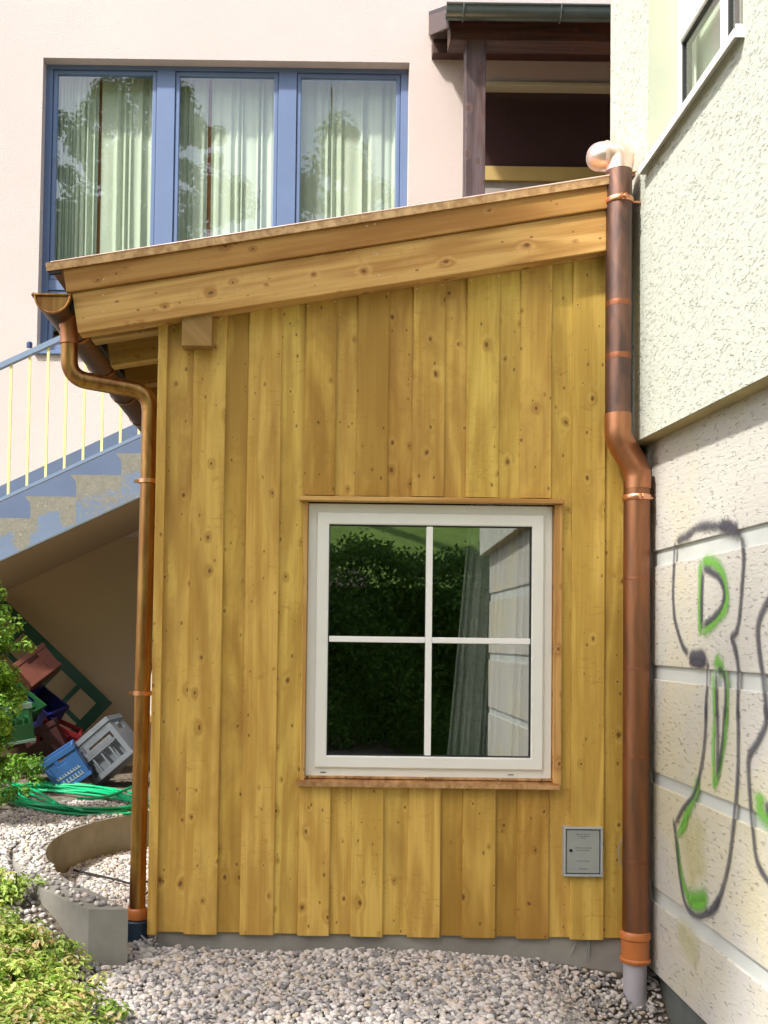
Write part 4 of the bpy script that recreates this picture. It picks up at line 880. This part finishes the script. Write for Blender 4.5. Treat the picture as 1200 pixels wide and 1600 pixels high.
for px, py in ((46, 543),):
    q = MB(); p_ = PY(px, py, YL); q.lathe(p_, [(.02, 0), (.02, .03), (.012, .04)]); q.build('rail_knob', M['bluegroove'], rl)

# ================================================================== CRATES, LATTICE, HOSE
def place(o, px, py, Y, ax, tilt=0, yaw=0):
    """centre at photo point on plane Y; ax = in-plane roll in degrees"""
    o.matrix_world = Matrix.Translation(PY(px, py, Y)) @ Matrix.Rotation(rad(yaw), 4, 'Z') @ Matrix.Rotation(rad(tilt), 4, 'X') @ Matrix.Rotation(rad(-ax), 4, 'Y')
    o.location = o.matrix_world.translation
def crate(label, mat, W, D, H, holes='handle', rim=None, slots=0, label_panel=False, text=None, extra=None):
    """open bottle crate: local x width, y depth (front -y), z height, centre origin, open top"""
    t_ = thing('bottle_crate', label, 'crate', (0, 0, 0), 'plastic crates piled under the stairs'); th_ = .012
    def side(sx):   # front / back wall with an opening
        y0, y1 = (-D / 2, -D / 2 + th_) if sx < 0 else (D / 2 - th_, D / 2); s = MB()
        ox0, ox1, oz0, oz1 = (-W * .17, W * .17, H * .16, H * .34)
        if holes == 'open': ox0, ox1, oz0, oz1 = (-W * .40, W * .40, -H * .02, H * .34)
        if holes == 'none': ox0 = ox1 = 0
        if ox0 == ox1: s.box(-W / 2, W / 2, y0, y1, -H / 2, H / 2, bev=.003)
        else:
            s.box(-W / 2, W / 2, y0, y1, oz1, H / 2, bev=.002); s.box(-W / 2, ox0, y0, y1, -H / 2, oz1, bev=.002); s.box(ox1, W / 2, y0, y1, -H / 2, oz1, bev=.002)
            if slots:
                s.box(ox0, ox1, y0, y1, -H * .02, oz0, bev=.002); s.box(ox0, ox1, y0, y1, -H / 2, -H * .38, bev=.002)
                w_ = (ox1 - ox0) / slots
                for k in range(1, slots): s.box(ox0 + k * w_ - .006, ox0 + k * w_ + .006, y0, y1, -H * .38, -H * .02, bev=.001)
            else: s.box(ox0, ox1, y0, y1, -H / 2, oz0, bev=.002)
        s.build('side_wall', mat, t_)
    side(-1); side(1)
    for sx in (-1, 1):
        s = MB(); xa_, xb_ = (-W / 2, -W / 2 + th_) if sx < 0 else (W / 2 - th_, W / 2)
        s.box(xa_, xb_, -D / 2 + th_, D / 2 - th_, -H / 2, H * .15, bev=.002); s.box(xa_, xb_, -D / 2 + th_, D / 2 - th_, H * .34, H / 2, bev=.002); s.box(xa_, xb_, -D / 2 + th_, -D * .2, H * .15, H * .34); s.box(xa_, xb_, D * .2, D / 2 - th_, H * .15, H * .34); s.build('side_wall', mat, t_)
    s = MB(); s.box(-W / 2 + th_, W / 2 - th_, -D / 2 + th_, D / 2 - th_, -H / 2, -H / 2 + .01)
    for k in range(1, 4): s.box(-W / 2 + W * k / 4 - .003, -W / 2 + W * k / 4 + .003, -D / 2 + th_, D / 2 - th_, -H / 2 + .01, H * .1)
    for k in range(1, 3): s.box(-W / 2 + th_, W / 2 - th_, -D / 2 + D * k / 3 - .003, -D / 2 + D * k / 3 + .003, -H / 2 + .01, H * .095)
    s.build('divider', mat, t_)
    s = MB()
    for (xa_, xb_, ya_, yb_) in ((-W / 2 - .006, W / 2 + .006, -D / 2 - .006, -D / 2 - .0002), (-W / 2 - .006, W / 2 + .006, D / 2 + .0002, D / 2 + .006), (-W / 2 - .006, -W / 2 - .0002, -D / 2, D / 2), (W / 2 + .0002, W / 2 + .006, -D / 2, D / 2)):
        s.box(xa_, xb_, ya_, yb_, H / 2 - .035, H / 2 + .001, bev=.002); s.box(xa_, xb_, ya_, yb_, -H / 2, -H / 2 + .02, bev=.002)
    s.build('rim', rim or mat, t_)
    if label_panel:
        s = MB(); s.box(-W * .36, W * .36, -D / 2 - .004, -D / 2 - .0003, -H * .02, H * .15, bev=.001); s.build('label_panel', mat, t_)
        s = MB()
        for row in range(2):
            xx = -W * .22
            while xx < W * .3: l = random.uniform(.008, .02); s.box(xx, xx + l, -D / 2 - .0052, -D / 2 - .0041, H * .085 - row * H * .06, H * .085 - row * H * .06 + H * .03); xx += l + .005
        s.lathe(V((-W * .29, -D / 2 - .0041, H * .065)), [(H * .045, 0), (H * .045, .001)], V((0, -1, 0)), 12)
        s.build('faded_lettering', M['greyprint'], t_)
    if text:
        s = MB()
        random.seed(5)
        for row, (hh, a_, b_) in enumerate(((.020, -.36, .36), (.032, -.25, .34))):
            xx = W * a_; zc = -H * .12 - row * .042
            while xx < W * b_: l = random.uniform(.010, .02); s.box(xx, xx + l * .45, -D / 2 - .0022, -D / 2 - .0004, zc - hh / 2, zc + hh / 2); s.box(xx + l * .5, xx + l, -D / 2 - .0022, -D / 2 - .0004, zc - hh / 2, zc - hh / 2 + .008); xx += l + .005
        s.build('white_lettering', M['whiteprint'], t_)
    return t_
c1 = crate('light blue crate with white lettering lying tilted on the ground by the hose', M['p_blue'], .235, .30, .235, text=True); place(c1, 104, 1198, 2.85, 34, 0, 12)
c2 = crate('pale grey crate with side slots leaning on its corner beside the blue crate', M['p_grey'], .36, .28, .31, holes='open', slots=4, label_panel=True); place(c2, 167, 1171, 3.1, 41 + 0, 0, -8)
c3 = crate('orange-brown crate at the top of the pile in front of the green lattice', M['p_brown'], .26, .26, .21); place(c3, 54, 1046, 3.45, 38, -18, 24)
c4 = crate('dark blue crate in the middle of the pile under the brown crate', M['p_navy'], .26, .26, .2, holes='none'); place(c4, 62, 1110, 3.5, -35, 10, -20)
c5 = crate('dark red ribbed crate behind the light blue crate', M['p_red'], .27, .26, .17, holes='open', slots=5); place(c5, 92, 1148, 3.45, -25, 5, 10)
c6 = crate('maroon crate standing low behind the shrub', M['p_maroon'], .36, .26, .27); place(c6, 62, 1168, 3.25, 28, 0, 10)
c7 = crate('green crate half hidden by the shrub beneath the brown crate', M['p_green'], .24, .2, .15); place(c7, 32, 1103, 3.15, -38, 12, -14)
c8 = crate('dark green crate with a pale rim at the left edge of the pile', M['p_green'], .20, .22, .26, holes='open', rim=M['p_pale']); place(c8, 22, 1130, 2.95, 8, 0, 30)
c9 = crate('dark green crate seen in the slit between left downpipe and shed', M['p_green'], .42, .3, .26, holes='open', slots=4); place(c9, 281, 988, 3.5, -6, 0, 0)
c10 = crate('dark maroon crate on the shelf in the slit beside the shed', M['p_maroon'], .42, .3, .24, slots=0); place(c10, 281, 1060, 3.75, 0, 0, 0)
o = thing('white_board', 'white board leaning beside the shed corner behind the downpipe', 'board', PY(250, 1068, 3.3)); q = MB()
A_ = [PY(px, py, 3.35) for px, py in ((242, 1018), (300, 1018), (300, 1118), (226, 1118))]; q.quadprism(A_, V((0, .02, 0))); q.build('panel', M['band'], o)
o = thing('wooden_shelf', 'low plank shelf carrying the white board behind the shed corner', 'shelf', (-.9, 3.4, .2)); q = MB(); a_ = PY(224, 1122, 3.3); q.box(a_.x, -.2, 3.2, 3.9, a_.z - .02, a_.z + .02, grain='x', bev=.003); q.build('plank', M['rafter'], o)
for x in (a_.x + .06, -.3):
    q = MB(); q.box(x, x + .05, 3.5, 3.6, .18, a_.z - .021); q.build('leg', M['darkwood'], o)
# lattice
lt = thing('green_lattice_frame', 'dark green wooden lattice frame leaning against the wall under the stairs', 'lattice frame', (0, 0, 0))
cell, bor, bar = .178, .085, .036
nx_, nz_ = 5, 2; Wl = bor * 2 + cell * nx_ + bar * (nx_ - 1); Hl = bor * 2 + cell * nz_ + bar * (nz_ - 1)
for xa_, xb_, za_, zb2 in ((0, Wl, 0, bor), (0, Wl, Hl - bor, Hl)): q = MB(); q.box(-xb_, -xa_, -.015, .02, za_, zb2, bev=.003); q.build('rail', M['greenwood'], lt)
for xa_ in (0, Wl - bor): q = MB(); q.box(-xa_ - bor, -xa_, -.014, .019, bor + .0005, Hl - bor - .0005, bev=.003); q.build('stile', M['greenwood'], lt)
for k in range(1, nx_): xx = bor + k * cell + (k - 1) * bar; q = MB(); q.box(-xx - bar, -xx, -.011, .016, bor + .0005, Hl - bor - .0005, bev=.002); q.build('bar', M['greenwood'], lt)
for k in range(1, nz_): zz = bor + k * cell + (k - 1) * bar; q = MB(); q.box(-Wl + bor + .0005, -bor - .0005, -.0125, .0175, zz, zz + bar, bev=.002); q.build('bar', M['greenwood'], lt)
# corner (175,1098) is the top right corner; rails run up-left at 42 degrees
pc_ = PY(175, 1098, 3.95)
lt.matrix_world = Matrix.Translation(pc_) @ Matrix.Rotation(rad(-9), 4, 'X') @ Matrix.Rotation(rad(42), 4, 'Y') @ Matrix.Translation((0, 0, -Hl))
# hose coil: loops lying on the ground, then one tail behind the pipe
hs = MB()
def hloop(cx, cy, a, b, rot, z0, ph, span=2 * math.pi, wob=0.03, n=70):
    out = []
    for k in range(n + 1):
        t = ph + span * k / n; x = a * math.cos(t) * (1 + wob * math.sin(3 * t + ph * 5)); y = b * math.sin(t) * (1 + wob * math.cos(2 * t + ph * 3))
        X_ = cx + x * math.cos(rot) - y * math.sin(rot); Y_ = cy + x * math.sin(rot) + y * math.cos(rot); out.append(V((X_, Y_, .205 + z0 + .008 * math.sin(2 * t + ph))))
    return out
for k in range(9):
    hs.tube(hloop(-1.47 + random.uniform(-.05, .05), 2.22 + random.uniform(-.05, .05), .60 + random.uniform(-.07, .03), .33 + random.uniform(-.10, .03), rad(-42 + random.uniform(-7, 7)), .004 + .003 * k, random.uniform(0, 6)), .0072, 8)
hs.tube([V((*PZ(px, py, .24).xy, z)) for px, py, z in ((-40, 1200, .23), (0, 1216, .23), (30, 1226, .24), (60, 1240, .25), (100, 1262, .24))], .0085, 8)
hs.tube([V((*PZ(px, py, .23).xy, .235)) for px, py in ((-30, 1205), (10, 1222), (40, 1238), (80, 1256), (130, 1268))], .0085, 8)
hs.tube(catmull([V((*PZ(px, py, .23).xy, .24)) for px, py in ((120, 1250), (150, 1250), (175, 1245), (195, 1237), (215, 1228))], 6), .0085, 8)
o = hs.build('garden_hose', M['hose'], None, True); tag(o, 'bright green garden hose coiled on the ground below the crates', 'hose')

# ================================================================== FOLIAGE
def leaves(pts, nrm, size, asp, name, mat, parent=None, tone=None, fold=.25):
    """rhombic leaves; pts (n,3), nrm (n,3) facing, tone (n,) 0..1"""
    n = len(pts); d = rng.normal(size=(n, 3)); nrm = nrm / np.linalg.norm(nrm, axis=1, keepdims=True)
    a = np.cross(nrm, d); a /= np.linalg.norm(a, axis=1, keepdims=True); b = np.cross(nrm, a)
    s = (size * rng.uniform(.6, 1.3, n))[:, None]
    P = np.stack([pts - a * s, pts - a * s * .1 + b * s * asp + nrm * s * fold, pts + a * s - nrm * s * .2, pts - a * s * .1 - b * s * asp + nrm * s * fold], 1)
    me = bpy.data.meshes.new(name); me.vertices.add(4 * n); me.vertices.foreach_set('co', P.astype(np.float32).ravel())
    idx = np.arange(n)[:, None] * 4; Fc = np.concatenate([idx + [0, 1, 2], idx + [0, 2, 3]], 1).reshape(-1).astype(np.int32)
    me.loops.add(len(Fc)); me.loops.foreach_set('vertex_index', Fc); me.polygons.add(len(Fc) // 3); me.polygons.foreach_set('loop_start', np.arange(0, len(Fc), 3, dtype=np.int32)); me.update(calc_edges=True)
    tone = rng.random(n) if tone is None else tone
    A = np.zeros((n, 4, 3), np.float32); A[:, :, 2] = np.clip(tone, 0, 1)[:, None]; at = me.attributes.new('bc', 'FLOAT_VECTOR', 'POINT'); at.data.foreach_set('vector', A.ravel())
    o = bpy.data.objects.new(name, me); COL.objects.link(o); me.materials.append(mat); o.parent = parent
    if parent: o.location = -parent.location
    return o
def clump(c, r, n, squash=(1, 1, 1)):
    d = rng.normal(size=(n, 3)); d /= np.linalg.norm(d, axis=1, keepdims=True); rr = r * rng.random((n, 1)) ** .45
    return np.array(c) + d * rr * np.array(squash), d
# shrub at the left edge
sh = thing('leafy_shrub', 'bright green leafy shrub at the left edge beside the crates', 'shrub', (-1.95, 1.5, .18))
P_, N_, T_ = [], [], []
mains = [(-1.98, 1.5, 1.0), (-1.86, 1.45, .75), (-2.05, 1.55, 1.35), (-1.82, 1.5, 1.18), (-1.9, 1.42, .5), (-2.15, 1.5, .7), (-2.25, 1.6, 1.1), (-1.98, 1.5, 1.55), (-1.78, 1.5, .98), (-1.74, 1.42, .86), (-1.72, 1.45, 1.08), (-1.80, 1.4, 1.28), (-1.84, 1.4, .62), (-1.88, 1.42, 1.42), (-1.76, 1.36, .72)]
for c in mains:
    for k in range(34):
        d = rng.normal(size=3); d /= np.linalg.norm(d); cc = np.array(c) + d * rng.uniform(.04, .22); rr = rng.uniform(.03, .065)
        p_, n__ = clump(cc, rr, 70); P_.append(p_); N_.append(n__ + np.array([0, -.2, .8])); T_.append(np.full(70, rng.uniform(.15, .85)) + rng.normal(0, .15, 70))
P_, N_, T_ = np.concatenate(P_), np.concatenate(N_), np.concatenate(T_); keep = P_[:, 0] < -1.46 - .18 * np.abs(P_[:, 2] - .95) + .05 * np.sin(P_[:, 2] * 25); P_, N_, T_ = P_[keep], N_[keep], T_[keep]
leaves(P_, N_, .0135, .55, 'crown', M['leaf_shrub'], sh, T_)
q = MB()
for c in mains:
    q.tube(catmull([V((-1.95, 1.5, .15)), V((-1.95 + (c[0] + 1.95) * .4, 1.5, .15 + (c[2] - .15) * .5)), V(c)], 5), .01, 6, r_fn=lambda t: .012 * (1 - .7 * t))
q.build('trunk', M['bark'], sh, True)
# a few sprigs low down between shrub and hose
P_, N_, T_ = [], [], []
for k in range(60):
    x, y = rng.uniform(-2.2, -1.72), rng.uniform(1.9, 2.9); p_, n__ = clump((x, y, .25 + rng.uniform(0, .16)), .06, 40, (1, 1, .8)); P_.append(p_); N_.append(n__ + np.array([0, 0, .8])); T_.append(np.full(40, rng.uniform(0, .5)))
o = leaves(np.concatenate(P_), np.concatenate(N_), .016, .5, 'weeds', M['leaf_shrub'], None, np.concatenate(T_)); o['kind'] = 'stuff'; o['label'] = 'dark green weeds growing by the pile of crates'; o['category'] = 'weeds'
# ground cover in front left
P_, N_, T_ = [], [], []
edge = lambda y: -1.03 - .02 * y if y > -.05 else -.93 + .62 * max(0, -y - .12) * .75
cnt = 0
while cnt < 3300:
    x, y = rng.uniform(-2.3, -.3), rng.uniform(-1.7, .16)
    e = edge(y) - (.16 if y > -.25 else .05) + .06 * math.sin(y * 14) + .04 * math.sin(y * 31)
    if x > e and rng.random() > .03: continue
    if x > e + .10: continue
    cnt += 1; h = .02 + .11 * sst(e - x, 0, .35) + rng.uniform(0, .05)
    z = gz(x, y); m = 20; p_, n__ = clump((x, y, z + h), .045, m, (1, 1, .55)); big = rng.random() < .3
    P_.append(p_); N_.append(n__ * .7 + np.array([0, -.1, 1.0])); T_.append(np.clip(np.full(m, rng.beta(2.2, 2.6)) + rng.normal(0, .1, m), 0, 1))
P_, N_, T_ = np.concatenate(P_), np.concatenate(N_), np.concatenate(T_)
o = leaves(P_, N_, .0145, .42, 'ground_cover', M['leaf_cover'], None, T_); o['kind'] = 'stuff'; o['label'] = 'sunlit yellow-green ground cover plants in the front left corner'; o['category'] = 'ground cover'
# one taller sprig with pale leaves by the wall
sp = thing('young_sprig', 'small upright sprig with pale leaf tips left of the curved wall', 'seedling', (-1.17, .02, .15))
b_ = PY(25, 1392, .06); P_ = []; N_ = []
for k in range(9):
    a_ = k * 2.4; P_.append((b_.x + .025 * math.cos(a_), .06 + .025 * math.sin(a_), b_.z + .008 * k)); N_.append((math.cos(a_) * .6, math.sin(a_) * .6, .8))
leaves(np.array(P_), np.array(N_), .026, .3, 'leaf', M['leaf_cover'], sp, np.array([.15, .2, .3, .2, .95, .3, .2, .98, .25]))
q = MB(); q.tube([(b_.x, .06, .1), (b_.x, .06, b_.z), (b_.x, .06, b_.z + .07)], .003, 6); q.build('stem', M['leaf_hedge'], sp)
sp = thing('budding_stalk', 'single stalk with a dark green bud among the ground cover', 'plant', (-1.0, -.75, .05))
b_ = PY(18, 1530, -.75); q = MB(); q.tube([(b_.x - .015, -.75, .04), (b_.x - .004, -.75, b_.z - .05), (b_.x, -.75, b_.z)], .003, 6); q.build('stem', M['leaf_hedge'], sp, True)
q = MB(); q.lathe(V((b_.x, -.75, b_.z - .015)), [(.004, 0), (.011, .008), (.013, .02), (.008, .034), (.002, .04)], seg=10); q.build('bud', M['leaf_hedge'], sp, True)

# hedge behind the viewer (mirrored in the shed window)
hd = thing('clipped_hedge', 'dark green hedge mirrored in the shed window', 'hedge', (-1, -7.7, 0))
n = 80000; x = rng.uniform(-7, 5.5, n); top_ = 2.0 + .18 * np.sin(x * 1.7) + .12 * np.sin(x * 4.1); z = top_ * rng.random(n) ** .8; y = -7.3 - .25 * rng.random(n) ** 2 + .14 * np.sin(x * 5 + z * 4) + rng.normal(0, .06, n)
t_ = rng.random(n) < .22; y = np.where(t_, -7.3 - rng.random(n) * .9, y); z = np.where(t_, top_ + rng.normal(0, .07, n), z)
leaves(np.stack([x, y, z], 1), rng.normal(size=(n, 3)) * .7 + np.array([0, .8, .5]), .031, .55, 'crown', M['leaf_hedge'], hd)
q = MB(); q.box(-7, 5.5, -8.1, -7.65, -.2, 1.8); q.build('dense_core', M['leaf_hedge'], hd)
def tree(name, label, x, y, h, crown_z, spread, nclump, per, lsize, lean=0.0, trunk_r=.16, mat='leaf_tree', holes=.0):
    t = thing(name, label, 'tree', (x, y, gz(x, y))); z0 = gz(x, y)
    q = MB(); tp = [V((x, y, z0 - .1)), V((x + lean * .3, y, z0 + h * .35)), V((x + lean * .8, y + .1, z0 + h * .7)), V((x + lean, y, z0 + h))]; q.tube(catmull(tp, 6), .1, 10, r_fn=lambda s_: trunk_r * (1 - .85 * s_)); PP, NN, TT = [], [], []
    for k in range(nclump):
        a_ = rng.uniform(0, 6.28); u_ = rng.random(); zc = crown_z[0] + (crown_z[1] - crown_z[0]) * u_; rr = spread * (math.sin(math.pi * (.12 + .8 * u_))) * rng.uniform(.25, 1.0)
        c = V((x + lean * (zc - z0) / h + rr * math.cos(a_), y + rr * math.sin(a_), zc))
        if k % 3 == 0: s0 = V((x + lean * (zc - z0) / h * .8, y, max(z0 + .3 * h, zc - rr * .7 - .3))); q.tube(catmull([s0, (s0 + c) / 2 + V((0, 0, .15)), c], 3), .02, 5, r_fn=lambda s_: .05 * (1 - .8 * s_))
        p_, n__ = clump(c, rng.uniform(.25, .6), per, (1, 1, .75)); PP.append(p_); NN.append(n__ + np.array([0, 0, .5])); TT.append(np.full(per, rng.random()) * .7 + rng.random(per) * .3)
    q.build('trunk', M['birchbark'], t, True); leaves(np.concatenate(PP), np.concatenate(NN), lsize, .6, 'crown', M[mat], t, np.concatenate(TT))
tree('tall_birch', 'tall birch mirrored in the left lights of the blue window', -5.2, -13, 12, (5.5, 15.5), 3.4, 210, 150, .075, lean=.6)
tree('tall_birch', 'tall birch mirrored in the right light of the blue window', .6, -15, 13, (6.5, 15.0), 2.6, 120, 150, .075, lean=-.4)
tree('young_tree', 'slender leaning tree mirrored above the hedge in the shed window', -1.0, -9.6, 4.4, (4.2, 6.2), 1.1, 26, 120, .06, lean=.9, trunk_r=.07)

# unseen tree added left of the viewer, crown placed to shade the shed front
t = thing('added_shade_tree', 'unseen tree added beside the viewer to shade the shed front', 'tree', (-4.2, -4.6, 0))
q = MB(); q.tube(catmull([V((-4.2, -4.6, -.1)), V((-4.1, -4.4, 2.5)), V((-3.7, -3.7, 4.6)), V((-3.2, -3.1, 7.2))], 6), .1, 10, r_fn=lambda s_: .17 * (1 - .8 * s_)); PP, NN, TT = [], [], []
for k in range(120):
    d = rng.normal(size=3); d /= np.linalg.norm(d); c = np.array([-3.45, -2.97, 6.7]) + d * 1.5 * rng.random() ** .4 * np.array([1, .95, .8])
    if k % 5 == 0: q.tube([V((-3.45, -3.4, 5.4)), V((-3.3, -3.1, 6.0)).lerp(V(c), .4), V(c)], .02, 5, r_fn=lambda s_: .04 * (1 - .8 * s_))
    p_, n__ = clump(c, rng.uniform(.25, .45), 130, (1, 1, .8)); PP.append(p_); NN.append(n__ + np.array([0, 0, .6])); TT.append(np.full(130, rng.random()) * .7 + rng.random(130) * .3)
q.build('trunk', M['bark'], t, True); leaves(np.concatenate(PP), np.concatenate(NN), .075, .6, 'crown', M['leaf_tree'], t, np.concatenate(TT))

PP = []; NN = []
for k in range(70):
    x, y = rng.uniform(-.6, 1.2), rng.uniform(-1.3, -.05); PP.append((x, y, gz(x, y) + .016)); NN.append((rng.normal() * .4, rng.normal() * .4, 1))
for k in range(60):
    x, y = rng.uniform(-2.0, -1.3), rng.uniform(.5, 2.2); PP.append((x, y, gz(x, y) + .018)); NN.append((rng.normal() * .4, rng.normal() * .4, 1))
o = leaves(np.array(PP), np.array(NN), .009, .4, 'leaf_litter', M['litter'], None); o['kind'] = 'stuff'; o['label'] = 'small dry leaves scattered over the gravel'; o['category'] = 'leaf litter'
